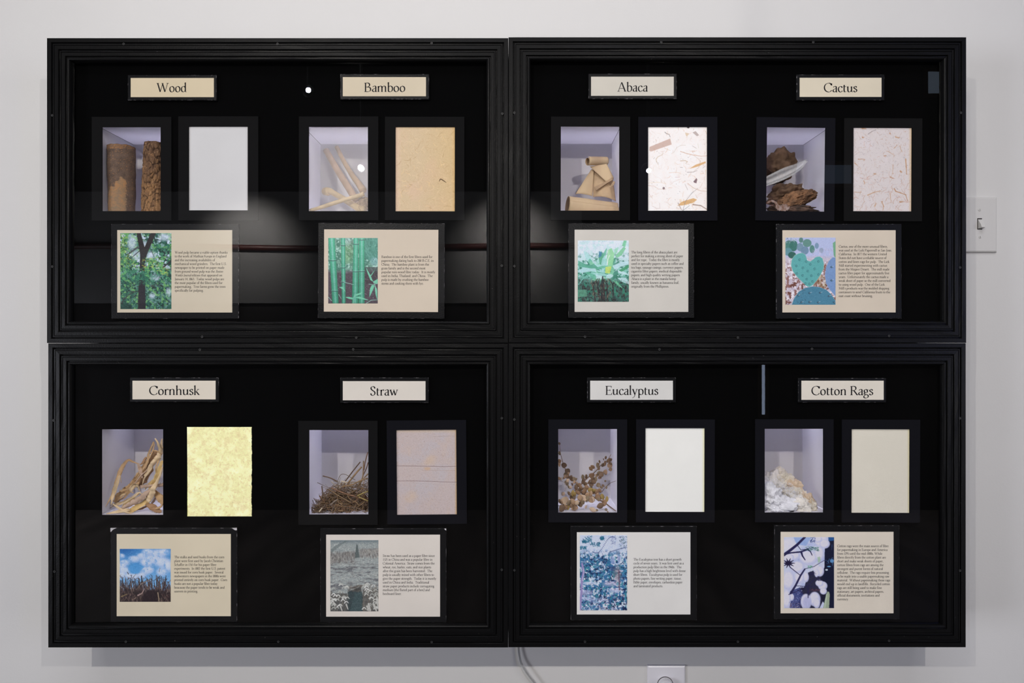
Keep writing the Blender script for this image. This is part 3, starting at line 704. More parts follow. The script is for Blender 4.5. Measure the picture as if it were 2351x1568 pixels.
def pic_cactus():
    p = Pic(250, 297, 1002, 1305, (180, 190, 225), seed=9)
    p.mask(np.clip((p.Y-560)/60, 0, 1)*1.0, (195, 185, 200)); p.mask((p.n(8, 1)-.5)*6*np.clip((p.Y-640)/200, 0, 1), (140, 100, 95)); p.mask((p.n(6, 2)-.6)*7*np.clip((p.Y-600)/100, 0, 1), (230, 225, 235))
    p.mask((p.n(7, 3)-.62)*7*np.clip((p.Y-850)/150, 0, 1), (110, 70, 60))
    for cx, cy, rx, ry, c in ((300,430,70,90,(70,125,115)), (370,420,62,85,(60,115,105)), (290,510,60,60,(95,145,155)), (350,560,60,50,(45,95,85)), (485,335,32,40,(90,130,125)), (470,440,50,62,(115,145,165)), (575,380,66,60,(95,140,130)), (540,490,60,62,(110,140,165)), (650,470,38,60,(85,135,125)), (720,420,30,45,(120,150,175)), (790,490,34,40,(150,165,190))):
        p.ell(cx, cy, rx, ry, c, .95)
    p.poly([(960,380),(1002,350),(1002,620),(975,560)], (115,170,135)); p.dabs(90, (640, 480, 960, 690), [(190,185,215),(160,150,180),(215,205,230)], (20, 50), (3, 6), ang=(-2.4, -1.0))
    p.dabs(40, (250, 297, 420, 380), [(60,100,95),(190,200,215)], (20, 50), (4, 8))
    p.dabs(110, (820, 690, 870, 850), [(110,65,50),(160,110,90)], (8, 16), (5, 10)); p.dabs(160, (680, 840, 860, 1040), [(170,160,110),(110,75,50),(200,190,140),(140,95,70)], (20, 50), (4, 7), ang=(1.4, 2.3))
    def pad(pts, c, rim):
        p.poly([(x*1.012-cx*.012, y*1.012-cy*.012) for x, y in pts], rim); p.poly(pts, c)
    cx, cy = 940, 850
    pad([(1002,600),(960,590),(900,650),(860,740),(842,860),(860,980),(900,1060),(1002,1180)], (120,150,195), (200,215,225))
    cx, cy = 680, 1200
    pad([(345,1305),(380,1210),(450,1110),(540,1055),(650,1030),(760,1040),(860,1080),(930,1140),(1002,1250),(1002,1305)], (75,130,155), (190,215,220))
    cx, cy = 585, 780
    pad([(575,640),(625,655),(665,625),(705,590),(760,580),(805,610),(826,680),(822,760),(780,850),(720,940),(660,1010),(610,1038),(560,1020),(500,960),(420,880),(360,800),(335,710),(345,630),(390,565),(450,533),(505,528),(550,555),(566,600)], (95,170,170), (205,225,205))
    for x, y in ((462,628),(415,722),(512,752),(585,800),(688,765),(745,655),(625,700),(420,835),(508,865),(638,868),(745,850),(570,920),(655,955),(550,985),(610,990),(560,655)):
        p.ell(x, y, 19, 19, (60,120,125), .8); p.ell(x+2, y-2, 11, 11, (105,178,178), .9); p.line([(x, y), (x+5, y-12)], 5, 4, (45,90,95))
    for x, y in ((610,1130),(770,1125),(900,1175),(440,1165),(490,1270),(610,1265),(740,1270),(980,1270),(940,940),(940,740)):
        p.ell(x, y, 17, 14, (40,75,95), .9); p.line([(x, y), (x+34, y-14)], 5, 3, (215,225,230), .8)
    p.dabs(30, (360, 1060, 560, 1290), [(50,60,70)], (4, 8), (6, 10)); p.jitter(6); return p

def pic_cornhusk():
    p = Pic(228, 393, 992, 1187, (60, 130, 195), seed=11)
    p.mask(np.clip((p.Y-393)/500, 0, 1), (120, 175, 225)); p.mask(np.clip((520-p.Y)/140, 0, 1)*np.clip((520-p.X)/200, 0, 1), (30, 95, 165))
    for cx, cy, rx, ry in ((650,440,90,50),(800,470,110,75),(900,440,80,50),(560,500,70,45),(450,545,90,50),(700,560,150,80),(620,600,80,55),(880,600,110,90),(260,500,45,35),(300,600,75,45),(260,650,60,50),(300,720,80,60),(260,790,60,50),(620,720,80,60),(690,700,50,50),(450,810,90,45),(560,790,60,40),(860,740,80,60),(970,650,60,90),(370,800,60,40)):
        p.ell(cx, cy, rx, ry, (195, 208, 238), .75, soft=.7); p.ell(cx-10, cy-12, rx*.7, ry*.6, (222, 228, 245), .5, soft=.7)
    p.mask((p.n(9, 3)-.62)*2*np.clip((820-p.Y)/100, 0, 1), (110, 165, 220)); p.poly([(370,640),(470,600),(600,660),(520,740),(460,770),(400,750),(350,700)], (70, 150, 215), .6)
    p.mask(np.clip((p.Y-930-60*p.n(10, 4))/50, 0, 1), (42, 32, 34))
    R = p.rn
    for i in range(95):
        x = R.uniform(228, 992); y = R.uniform(880, 1000); h = R.uniform(60, 200)
        c = R.choice([(50,42,48),(38,32,38),(75,62,62),(105,92,88),(60,48,50)])
        a = R.uniform(-.35, .35); q = [(x, y+60), (x+a*h*.4, y-h*.3), (x+a*h+R.uniform(-20, 20), y-h*.62)]
        if R.random() < .6: q.append((q[-1][0]+R.uniform(-45, 45), q[-1][1]+R.uniform(-20, 34)))
        p.line(q, R.uniform(9, 16), 4, c)
    p.line([(555,800),(560,900)], 16, 18, (45,40,42)); p.line([(480,1000),(560,910),(690,855)], 16, 10, (135,120,112)); p.line([(740,870),(830,800)], 8, 6, (70,60,60)); p.line([(820,740),(832,680)], 6, 4, (90,80,85)); p.line([(360,770),(340,740)], 12, 8, (70,55,60))
    p.dabs(420, (228, 930, 992, 1187), [(110,90,85),(150,130,115),(60,45,45),(28,20,24),(85,60,60),(35,25,30)], (10, 46), (5, 11), ang=(.8, 2.4), curve=.8)
    p.poly([(640,1010),(770,1020),(800,1187),(560,1187),(580,1080)], (35,24,30), .75); p.line([(500,1090),(560,1060),(600,990)], 20, 8, (165,140,135))
    p.line([(800,1050),(820,1187)], 14, 10, (165,145,120)); p.line([(250,1110),(340,1070)], 12, 7, (150,130,90)); p.jitter(8); return p

def pic_straw():
    p = Pic(252, 262, 972, 1330, (150, 158, 158), seed=13)
    p.mask((p.n(4, 1)-.5)*1.5, (190, 195, 190)); p.mask(np.clip((330-p.Y)/60, 0, 1), (115, 128, 132)); p.mask((p.n(5, 2, sx=6, sy=1)-.55)*3*np.clip((p.Y-560)/80, 0, 1), (105, 108, 112))
    p.dabs(500, (252, 290, 972, 420), [(130,140,140),(175,180,175),(110,120,122)], (5, 12), (3, 6), ang=(-.5, .5))
    p.poly([(252,400),(330,345),(480,270),(540,265),(420,330),(300,430),(252,460)], (100,112,112), .6)
    p.poly([(252,470),(620,420),(620,520),(560,560),(250,610)], (130,130,128), .7); p.poly([(680,400),(972,380),(972,470),(880,490),(690,520)], (132,132,130), .7)
    p.dabs(330, (252, 425, 625, 590), [(175,172,165),(95,90,88),(140,138,132),(70,66,66)], (22, 50), (4, 8), ang=(1.4, 1.75)); p.dabs(220, (690, 385, 972, 510), [(175,172,165),(95,90,88),(140,138,132)], (22, 45), (4, 8), ang=(1.4, 1.75))
    p.poly([(640,330),(660,330),(690,520),(620,530)], (85,95,95), .9)
    p.dabs(520, (252, 560, 972, 1000), [(185,188,182),(115,118,118),(160,162,158),(90,84,86),(200,202,198)], (16, 46), (4, 8), ang=(-.45, .1))
    p.poly([(510,1040),(700,960),(740,1100),(740,1330),(500,1330)], (50,62,66), .9); p.poly([(620,1060),(720,1040),(730,1330),(540,1330)], (75,95,98), .6)
    p.dabs(170, (520, 1040, 740, 1330), [(95,115,118),(60,85,82),(40,60,60)], (5, 12), (4, 7)); p.dabs(60, (510, 950, 710, 1040), [(120,112,102),(70,62,58)], (40, 80), (5, 9), ang=(-.6, -.3))
    p.poly([(252,1060),(500,1060),(520,1330),(252,1330)], (62,62,62), .7); p.poly([(740,1000),(972,1000),(972,1330),(740,1330)], (75,74,72), .65)
    p.dabs(110, (252, 1000, 520, 1330), [(130,125,115),(95,90,84)], (40, 90), (5, 9), ang=(1.2, 2.0)); p.dabs(130, (735, 900, 972, 1330), [(135,128,116),(95,88,80)], (50, 110), (5, 9), ang=(1.5, 2.1))
    R = p.rn
    for i in range(60):
        left = i % 2; x = R.uniform(255, 510) if left else R.uniform(745, 965); y = R.uniform(900, 1300)
        p.line([(x-26, y+16), (x-10, y-6), (x+12, y-8), (x+30, y+14)], 15, 11, R.choice([(200,202,196),(175,178,172),(215,216,212)]))
    for i in range(14):
        x = R.choice([R.uniform(260, 500), R.uniform(760, 960)]); y = R.uniform(1120, 1280); p.line([(x, y), (x+24, y+70)], 24, 14, (190,190,184))
    p.jitter(9); return p

def pic_eucalyptus():
    p = Pic(237, 220, 947, 1347, (205, 215, 240), seed=15)
    k = np.clip((p.Y-430)/300, 0, 1)
    p.mask((p.n(9, 1)-.52+.16*k)*7*(.05+.95*k), (60, 115, 165)); p.mask((p.n(6, 2)-.55)*8*k, (25, 45, 85)); p.mask((p.n(7, 3)-.62)*8*k, (215, 225, 245)); p.mask((p.n(5, 6)-.62)*7*k, (60, 140, 160))
    dk = [(40,110,135),(25,80,110),(60,130,160)]
    for b in ((290,235,420,330),(280,300,330,335),(240,390,330,430),(540,240,600,290),(400,330,540,390)): p.dabs(50, b, dk, (10, 24), (8, 15))
    p.dabs(45, (700, 225, 790, 360), [(110,125,165)], (8, 16), (6, 10)); p.dabs(70, (830, 240, 947, 430), [(45,70,85),(60,110,110),(90,110,140)], (8, 18), (6, 11))
    R = p.rn
    for i in range(26):
        t = i/25; p.ell(430+330*t, 470-200*t+60*math.sin(t*6), 7, 7, (85,100,150)); p.ell(690+240*t, 470-70*t, 6, 6, (95,110,150))
    for b, n in (((240,500,430,700),150), ((440,560,680,900),300), ((240,760,480,900),110), ((690,640,947,800),110), ((300,960,700,1120),160), ((880,480,947,1000),100)):
        p.dabs(n, b, [(45,105,165),(25,60,110),(85,150,195),(40,115,140),(20,35,70),(120,165,210)], (8, 22), (6, 12))
    p.ell(730, 600, 30, 60, (150,165,210), .8, soft=.5); p.ell(825, 580, 22, 60, (140,155,200), .8, soft=.5); p.poly([(690,690),(760,690),(760,760),(690,760)], (60,80,130), .7)
    p.ell(800, 800, 60, 120, (130,115,125), .55, soft=.8); p.ell(700, 950, 120, 40, (185,175,205), .6, soft=.7); p.ell(330, 1080, 110, 40, (190,190,225), .7, soft=.6); p.ell(380, 940, 120, 25, (205,215,240), .8, soft=.6); p.ell(760, 1050, 90, 35, (200,200,235), .7, soft=.6); p.ell(330, 1170, 90, 30, (195,200,235), .7, soft=.6); p.ell(480, 1200, 120, 36, (200,205,240), .6, soft=.8)
    p.dabs(260, (500, 1120, 947, 1347), [(25,25,60),(40,60,120),(75,95,160),(90,60,85),(15,15,40)], (8, 22), (6, 12)); p.dabs(120, (240, 1180, 520, 1347), [(30,40,90),(70,95,160),(170,180,225),(55,70,120)], (8, 24), (5, 10))
    p.line([(270,650),(295,760),(265,900),(262,1060),(245,1250),(245,1347)], 30, 34, (150,140,190)); p.line([(285,720),(300,790),(272,900)], 8, 8, (205,195,225)); p.line([(290,880),(330,820),(400,720)], 6, 5, (60,70,110)); p.line([(820,740),(830,1040)], 12, 20, (115,85,105), .8)
    for q in ([(540,1210),(640,1150),(780,1090)], [(440,1340),(520,1250),(600,1180)], [(390,1347),(430,1270)], [(640,1110),(650,1020)], [(280,1120),(380,1130),(470,1180)]): p.line(q, 7, 5, (190,200,235), .85)
    p.line([(448,1060),(450,1115)], 14, 14, (215,225,235)); p.jitter(9); return p

def pic_cotton():
    p = Pic(228, 250, 980, 1315, (205, 212, 242), seed=17)
    p.mask((p.n(22, 1)-.5)*1.6, (165, 178, 222)); p.ell(300, 370, 110, 100, (225, 224, 245), .9, soft=.5); p.poly([(370,250),(640,250),(560,380),(420,360)], (130,165,220), .6)
    p.poly([(905,250),(980,250),(980,1315),(880,1315),(790,1180),(780,840),(835,700),(840,430),(880,340)], (16, 22, 50)); p.poly([(890,250),(980,250),(980,300),(905,310)], (40,90,150))
    p.poly([(590,780),(700,740),(800,860),(860,1120),(760,1315),(440,1315),(470,1100),(540,980)], (26, 26, 50), .9)
    p.poly([(320,1060),(470,1000),(520,1120),(470,1315),(320,1315)], (52, 62, 120), .85); p.dabs(120, (310, 1060, 500, 1310), [(110,125,190),(170,175,220),(40,40,90),(90,60,90)], (6, 18), (5, 10))
    p.dabs(16, (850, 560, 970, 700), [(90,140,190)], (10, 22), (8, 14)); p.ell(948, 605, 30, 26, (95,145,195)); p.ell(903, 690, 30, 9, (110,165,210)); p.ell(867, 740, 20, 13, (200,215,225)); p.line([(950,360),(945,440)], 5, 4, (70,110,160))
    w = (226, 224, 246); g = (196, 200, 232)
    for cx, cy, rx, ry in ((790,310,105,100),(840,350,78,70),(740,280,60,50),(600,560,140,110),(760,500,70,110),(720,720,60,70),(770,760,60,80),(720,790,40,60),(560,850,42,75),(460,860,70,90),(430,700,110,90),(810,980,70,66),(760,940,60,50),(820,1060,52,50),(690,1180,86,110),(720,1240,50,80),(560,1220,80,120),(340,1150,40,55),(380,520,90,80),(300,560,80,60),(300,900,90,150),(270,1180,60,150)):
        p.ell(cx, cy, rx, ry, g, .95, soft=.16); p.ell(cx-rx*.1, cy-ry*.12, rx*.82, ry*.8, w, .9, soft=.4)
    p.ell(570, 1230, 60, 90, (165,170,215), .6, soft=.6)
    st = (38, 36, 80)
    for q, a, b in (([(228,515),(330,440),(430,360),(540,250)], 44, 34), ([(228,510),(330,485),(480,470),(590,430)], 18, 26), ([(430,370),(480,440),(560,430)], 10, 8), ([(490,480),(505,530),(545,590)], 30, 14), ([(590,440),(625,465),(650,520)], 18, 12), ([(540,730),(480,820),(400,980),(330,1090)], 22, 34), ([(470,820),(320,700)], 9, 12), ([(540,725),(680,690),(760,640),(830,600)], 9, 7), ([(420,980),(560,990),(700,990)], 9, 9), ([(300,1110),(430,1060),(520,1010)], 12, 8), ([(580,980),(700,870)], 12, 8), ([(735,840),(740,900),(800,900)], 12, 8), ([(570,1000),(620,1080)], 12, 8), ([(430,1040),(520,1100)], 9, 7), ([(590,1060),(590,1160)], 22, 10)):
        p.line(q, a, b, st)
    for i in range(10):
        a = i*.63; p.line([(295,640), (295+95*math.cos(a), 640+75*math.sin(a))], 34, 6, (34,28,62))
    for i in range(9):
        a = i*.7; p.line([(500,1025), (500+45*math.cos(a), 1025+38*math.sin(a))], 18, 4, (34,30,62)); p.line([(650,800), (650+60*math.cos(a), 800+40*math.sin(a))], 16, 4, (34,32,70))
    p.dabs(60, (540, 390, 740, 450), [(40,110,95),(90,150,120),(30,60,70)], (12, 34), (6, 11), ang=(-.3, .9)); p.dabs(25, (590, 680, 650, 710), [(90,160,120)], (8, 16), (6, 10)); p.dabs(30, (630, 250, 700, 320), [(40,60,120)], (12, 30), (6, 10), ang=(1, 3))
    p.poly([(730,550),(770,540),(780,610),(740,640)], (165,195,165), .8); p.dabs(50, (600, 1030, 760, 1060), [(130,80,90),(60,40,60)], (8, 18), (5, 9)); p.dabs(40, (310, 1230, 470, 1315), [(110,70,80),(190,180,200),(50,40,70)], (8, 22), (5, 10))
    p.poly([(860,1110),(880,1065),(905,1070),(915,1110),(905,1315),(815,1315)], (160,175,150)); p.line([(870,1110),(840,1310)], 20, 20, (190,205,185), .8)
    p.jitter(5); return p
# ------------------------------------------------------------------ the room
RX0, RX1, RY, RZ = -4.6, 4.8, -5.0, 4.5
def slab(name, a, b, m):
    q = MB(); q.box(a[0], b[0], a[1], b[1], a[2], b[2]); return struct(q.build(name, m))
slab('wall_back', (RX0, WALL_Y, 0), (RX1, WALL_Y+0.12, RZ), M['wall'])
slab('wall_front', (RX0, RY-0.12, 0), (RX1, RY, RZ), M['dark_wall'])
slab('floor', (RX0-.12, RY-.12, -0.1), (RX1+.12, WALL_Y+.12, 0), M['floor'])
ce = slab('ceiling', (RX0-.12, RY-.12, RZ), (RX1+.12, WALL_Y+.12, RZ+0.1), M['ceiling'])
for i in range(6):
    b = MB(); y = RY + 0.5 + i*0.8; b.box(RX0, RX1, y, y+0.1, RZ-0.16, RZ); b.build('ceiling_beam', M['beam'], ce)
# side walls with a window opening each, the left one for the added window
def side_wall(name, x0, x1, wy0, wy1, wz0, wz1):
    q = MB()
    q.box(x0, x1, RY, wy0, 0, RZ); q.box(x0, x1, wy1, WALL_Y, 0, RZ)
    q.box(x0, x1, wy0, wy1, 0, wz0); q.box(x0, x1, wy0, wy1, wz1, RZ)
    return struct(q.build(name, M['dark_wall']))
side_wall('wall_right', RX1, RX1+.12, -4.8, -2.6, 0.4, 2.9)
side_wall('wall_left', RX0-.12, RX0, -4.8, -2.8, 0.2, 1.9)
def window(name, verts_pane, strength, col, frame_boxes):
    w = struct(mesh_obj(name, verts_pane, [(0, 1, 2, 3)], emat(name+'_daylight', col, strength)))
    b = MB()
    for f in frame_boxes: b.box(*f)
    b.build('window_frame', M['beam'], w)
    return w
window('window_1', [(RX1+.08, -4.8, .4), (RX1+.08, -2.6, .4), (RX1+.08, -2.6, 2.9), (RX1+.08, -4.8, 2.9)], WINDOW_SIDE, (1.0, 0.97, 0.92),
       [(RX1, RX1+.06, -3.73, -3.67, .4, 2.9), (RX1, RX1+.06, -4.8, -2.6, 1.63, 1.67), (RX1-.02, RX1+.06, -4.84, -2.56, .34, .4)])
window('fill_window_left', [(RX0-.08, -2.8, .2), (RX0-.08, -4.8, .2), (RX0-.08, -4.8, 1.9), (RX0-.08, -2.8, 1.9)], FILL_WINDOW_LEFT, (0.88, 0.90, 1.0),
       [(RX0-.06, RX0, -3.83, -3.77, .2, 1.9), (RX0-.06, RX0, -4.8, -2.8, 1.03, 1.07), (RX0-.06, RX0+.02, -4.84, -2.76, .14, .2)])  # unseen window added to lift the light from the left
window('fill_skylight', [(-1.4, -1.85, RZ-.004), (1.4, -1.85, RZ-.004), (1.4, -3.25, RZ-.004), (-1.4, -3.25, RZ-.004)][::-1], FILL_SKYLIGHT, (0.93, 0.93, 1.0),
       [(-1.46, -1.4, -3.3, -1.8, RZ-.05, RZ), (1.4, 1.46, -3.3, -1.8, RZ-.05, RZ), (-.02, .02, -3.25, -1.85, RZ-.03, RZ-.005)])  # unseen skylight added for more light from above
def rear_window(name, x0, x1, z0, z1, s, col):
    y = RY + 0.004; f = 0.03
    return window(name, [(x0, y, z0), (x1, y, z0), (x1, y, z1), (x0, y, z1)], s, col,
       [(x0-f, x0, RY, y+.02, z0-f, z1+f), (x1, x1+f, RY, y+.02, z0-f, z1+f), (x0, x1, RY, y+.02, z0-f, z0), (x0, x1, RY, y+.02, z1, z1+f)])
rear_window('window_3', 2.215, 2.25, 0.85, 1.40, 3.6, (0.6, 0.72, 1.0))
rear_window('window_4', 2.62, 3.02, 2.90, 3.07, 0.35, (0.45, 0.6, 0.85))
rear_window('window_5', 3.69, 3.95, 3.70, 3.90, 0.9, (0.5, 0.62, 0.8))
rear_window('window_6', 3.90, 4.55, 1.2, 3.3, WINDOW_REAR, (0.13, 0.25, 1.0))
# white panel washed by two spots on the far wall, with a dark red rail along it
slabp = MB(); slabp.box(-4.59, 0.62, RY, RY+0.02, 1.84, 2.83)
tag(slabp.build('wall_panel', M['rear_panel']), 'grey panel across the far wall behind the viewer, mirrored in the case glass', 'panel')
rp = [(-4.5+5.1*i/24, RY+0.035, 2.335+0.012*math.sin(i*.35)) for i in range(25)]
rb = MB(); tube_mesh(rb, [Vector(q) for q in rp], [0.026]*25, 8)
tag(rb.build('wall_rail', M['red_rail'], None, True), 'dark red rail along the grey far panel, mirrored in the case glass', 'rail')

# track lights: can, yoke, lens around each spot
def track_light(loc, aim, label):
    e = empty('track_light', loc, label, 'lamp', 'track lights behind the viewer')
    d = (Vector(aim)-Vector(loc)).normalized(); L0 = Vector(loc)
    b = MB(); back = L0 - d*0.012
    q = [back - d*0.10, back - d*0.095, back, back + d*0.004]
    tube_mesh(b, q, [0.02, 0.03, 0.033, 0.033], 20); b.build('lamp_can', M['metal_can'], e, True)
    b = MB(); tube_mesh(b, [L0 - d*.05 + Vector((0, 0, .03)), L0 - d*.05 + Vector((0, 0, RZ-.17-loc[2]))], [0.006, 0.006], 8); b.build('stem', M['metal_can'], e, True)
track_light(SPOTS[0][0], SPOTS[0][1], 'black track light behind the viewer on the left, mirrored in the Bamboo window')
track_light(SPOTS[1][0], SPOTS[1][1], 'black track light behind the viewer on the right, mirrored beside the speckled Abaca sheet')
track_light(SPOTS[2][0], SPOTS[2][1], 'high black track light farther back, mirrored left of the Bamboo title')

# ------------------------------------------------------------------ the four display cases
# moulding profile: (distance in from the outer edge in px, depth in mm)
PROF = [(0, 155), (0, 1.0), (1.0, 0.2), (9.5, 0.0), (10.3, 0.8), (10.6, 4.2), (12.4, 4.4), (12.8, 1.6), (13.6, 0.7), (16.0, 0.7), (16.5, 1.9),
        (17.2, 1.3), (25.0, 1.1), (25.8, 1.9), (26.1, 5.2), (28.2, 5.4), (28.6, 2.7), (29.4, 1.8), (31.6, 1.8), (32.1, 3.0), (32.8, 2.3),
        (39.8, 2.2), (40.6, 3.0), (40.9, 6.0), (43.0, 6.2), (43.4, 3.8), (44.6, 2.8), (46.6, 2.8), (48.4, 3.6), (49.6, 5.2), (50.0, 7.0), (50.2, 10.2), (50.2, 13.5)]
def rail(r, side, parent):
    x0, x1, z0, z1 = bounds(r, 0); k = 0.0008
    seg = 26; b = MB()
    def P(t, u, h):
        u *= k; h /= 1000
        if side == 'top': return Vector((x0+u + (x1-x0-2*u)*t, h, z1-u))
        if side == 'bottom': return Vector((x1-u - (x1-x0-2*u)*t, h, z0+u))
        if side == 'left': return Vector((x0+u, h, z0+u + (z1-z0-2*u)*t))
        return Vector((x1-u, h, z1-u - (z1-z0-2*u)*t))
    n = len(PROF)
    for i in range(seg+1):
        t = i/seg
        for (u, h) in PROF:
            p = P(t, u, h)
            if 0.5 < u and h < 100: p.y += mnoise.noise(Vector((p.x*22, u*.3, p.z*22)))*0.00035
            b.v.append(p)
    for i in range(seg):
        for j in range(n-1):
            b.f.append((i*n+j, (i+1)*n+j, (i+1)*n+j+1, i*n+j+1)); b.m.append(0)
    b.f.append(tuple(range(n))); b.m.append(0); b.f.append(tuple(seg*n+j for j in reversed(range(n)))); b.m.append(0)
    return b.build(side+'_rail', M['frame'], parent)

screw_me = None
def screw(px, py, parent):
    """plugged screw head: a small ring and slotted disc sitting in the outer groove"""
    global screw_me
    if screw_me is None:
        b = MB(); n = 14
        for r, y in ((0.0021, 0.0), (0.0021, -0.0004), (0.0016, -0.0004), (0.0014, 0.0002)):
            for k in range(n):
                a = 2*math.pi*k/n; b.v.append(Vector((r*math.cos(a), y, r*math.sin(a))))
        for q in range(3):
            for k in range(n):
                b.f.append((q*n+k, (q+1)*n+k, (q+1)*n+(k+1) % n, q*n+(k+1) % n)); b.m.append(0)
        b.f.append(tuple(3*n+k for k in range(n))); b.m.append(1)
        screw_me = b.build('screw', [M['screw'], M['body']]).data
        sc.collection.objects.unlink(bpy.data.objects['screw']); bpy.data.objects.remove(bpy.data.objects['screw'])
    o = bpy.data.objects.new('screw', screw_me); sc.collection.objects.link(o)
    o.parent = parent; o.matrix_parent_inverse = Matrix.Translation(-parent.location); o.location = W(px, py, 0.0004)

Z1 = 5.734
OPEN = dict(  # openings of the specimen boxes as the photo shows them
 wood=(234, 291.3, 368.8, 484.6), bamboo=(708.4, 290.5, 844.7, 484.6), abaca=(1287.5, 290, 1422, 483.5), cactus=(1760, 292, 1894.5, 485),
 cornhusk=(232.5, 985.6, 374.5, 1182.7), straw=(710.5, 987.3, 845.6, 1181.6), eucalyptus=(1281.6, 985, 1417, 1177.2), cotton=(1755.8, 984.5, 1890.6, 1177))
CASES = [
 ('UL', (107, 87, 1167, 787.5), ('wood', 'bamboo'), 'black moulded wall case, upper left, with Wood and Bamboo displays',
  [(284,101),(637,101),(991,99),(120,265),(120,612),(464,773),(818,775),(1153,261),(1152,610)]),
 ('UR', (1167.6, 85, 2219, 787), ('abaca', 'cactus'), 'black moulded wall case, upper right, with Abaca and Cactus displays',
  [(1518,97),(1867,97),(1181,259),(1181,611),(2206,259),(2204,614),(1343,773),(1694,775),(2041,771)]),
 ('LL', (110, 788.3, 1166.6, 1487), ('cornhusk', 'straw'), 'black moulded wall case, lower left, with Cornhusk and Straw displays',
  [(459,803),(811,802),(123,965),(125,1312),(1152,960),(1152,1308),(289,1473),(639,1473),(991,1474)]),
 ('LR', (1167.2, 787.8, 2218, 1486.5), ('eucalyptus', 'cotton'), 'black moulded wall case, lower right, with Eucalyptus and Cotton Rags displays',
  [(1514,802),(1864,801),(1181,963),(1181,1309),(2204,960),(2204,1310),(1343,1473),(1694,1473),(2041,1471)]),
]
BACK_D = 0.0240
for key, r, kinds, label, screws in CASES:
    x0, x1, z0, z1 = bounds(r, 0)
    e = empty('display_case', ((x0+x1)/2, 0.08, z0), label, 'display case', 'four black wall cases')
    for s_ in ('top', 'bottom', 'left', 'right'): rail(r, s_, e)
    k = 0.0008
    g = MB(); g.box(x0+44*k, x1-44*k, 0.0115, 0.0135, z0+44*k, z1-44*k)
    g.build('glass_pane', M['glass'], e)
    rr = (r[0]+22, r[1]+22, r[2]-22, r[3]-22)
    holes = []
    for kd in kinds:
        o = OPEN[kd]; m = 0.0 if kd == 'cornhusk' else 2.5
        holes.append((o[0]-m, o[1]-m, o[2]+m, o[3]+m))
    holed('backboard', rr, holes, BACK_D, 0.003, M['back'], e)
    # unseen tubes added above and below the specimen boxes to brighten them through the lining
    for zz in (W(0, holes[0][1]-34, .09).z, W(0, holes[0][3]+34, .09).z):
        q = MB(); tube_mesh(q, [Vector((x0+.06, .10, zz)), Vector((x1-.06, .10, zz))], [.006, .006], 10); q.build('fill_tube', M['tube'], e, True)
    for s_ in screws: screw(s_[0], s_[1], e)

# ------------------------------------------------------------------ specimen boxes
MARG = dict(wood=(12, 5), bamboo=(15, 6), abaca=(8, 5), cactus=(6, 15), cornhusk=(8, 6), straw=(14, 6), eucalyptus=(8, 6), cotton=(6, 16))
BOX = {}
for kd, o in OPEN.items():
    ml, mr = MARG[kd]; s = S(BACK_D)
    a = W(o[0]-ml, o[3]+1.5, BACK_D); b = W(o[2]+mr, o[1]-3, BACK_D)
    BOX[kd] = (a.x, b.x, a.z, b.z, 0.0271, 0.1520)
HOLD = dict(wood='two logs', bamboo='bamboo sticks', abaca='curled abaca sheath', cactus='dry cactus chunks', cornhusk='corn husk strips', straw='loose straw', eucalyptus='dried eucalyptus twigs', cotton='white cotton scraps')
TITLE = dict(wood='Wood', bamboo='Bamboo', abaca='Abaca', cactus='Cactus', cornhusk='Cornhusk', straw='Straw', eucalyptus='Eucalyptus', cotton='Cotton Rags')
for kd, (x0, x1, z0, z1, y0, y1) in BOX.items():
    e = empty('specimen_box', ((x0+x1)/2, y1, z0), 'white-lined recessed box holding the %s under the %s title' % (HOLD[kd], TITLE[kd]), 'box', 'white specimen boxes')
    t = 0.0016
    def pan(name, *bx):
        q = MB(); q.box(*bx); q.build(name, M['box'], e)
    pan('back_panel', x0-t, x1+t, y1, y1+t, z0-t, z1+t)
    pan('side_panel', x0-t, x0, y0, y1-.0004, z0+.0004, z1-.0004); pan('side_panel', x1, x1+t, y0, y1-.0004, z0+.0004, z1-.0004)
    pan('top_panel', x0, x1, y0, y1-.0004, z1, z1+t); pan('bottom_panel', x0, x1, y0, y1-.0004, z0-t, z0)
    # thin dark line where the lining sheets meet
    w = 0.0005
    for x in (x0, x1):
        sx = w if x == x0 else -w
        q = MB(); q.box(min(x, x+sx), max(x, x+sx), y0, y1, z1-w, z1); q.build('lining_seam', M['seam'], e)

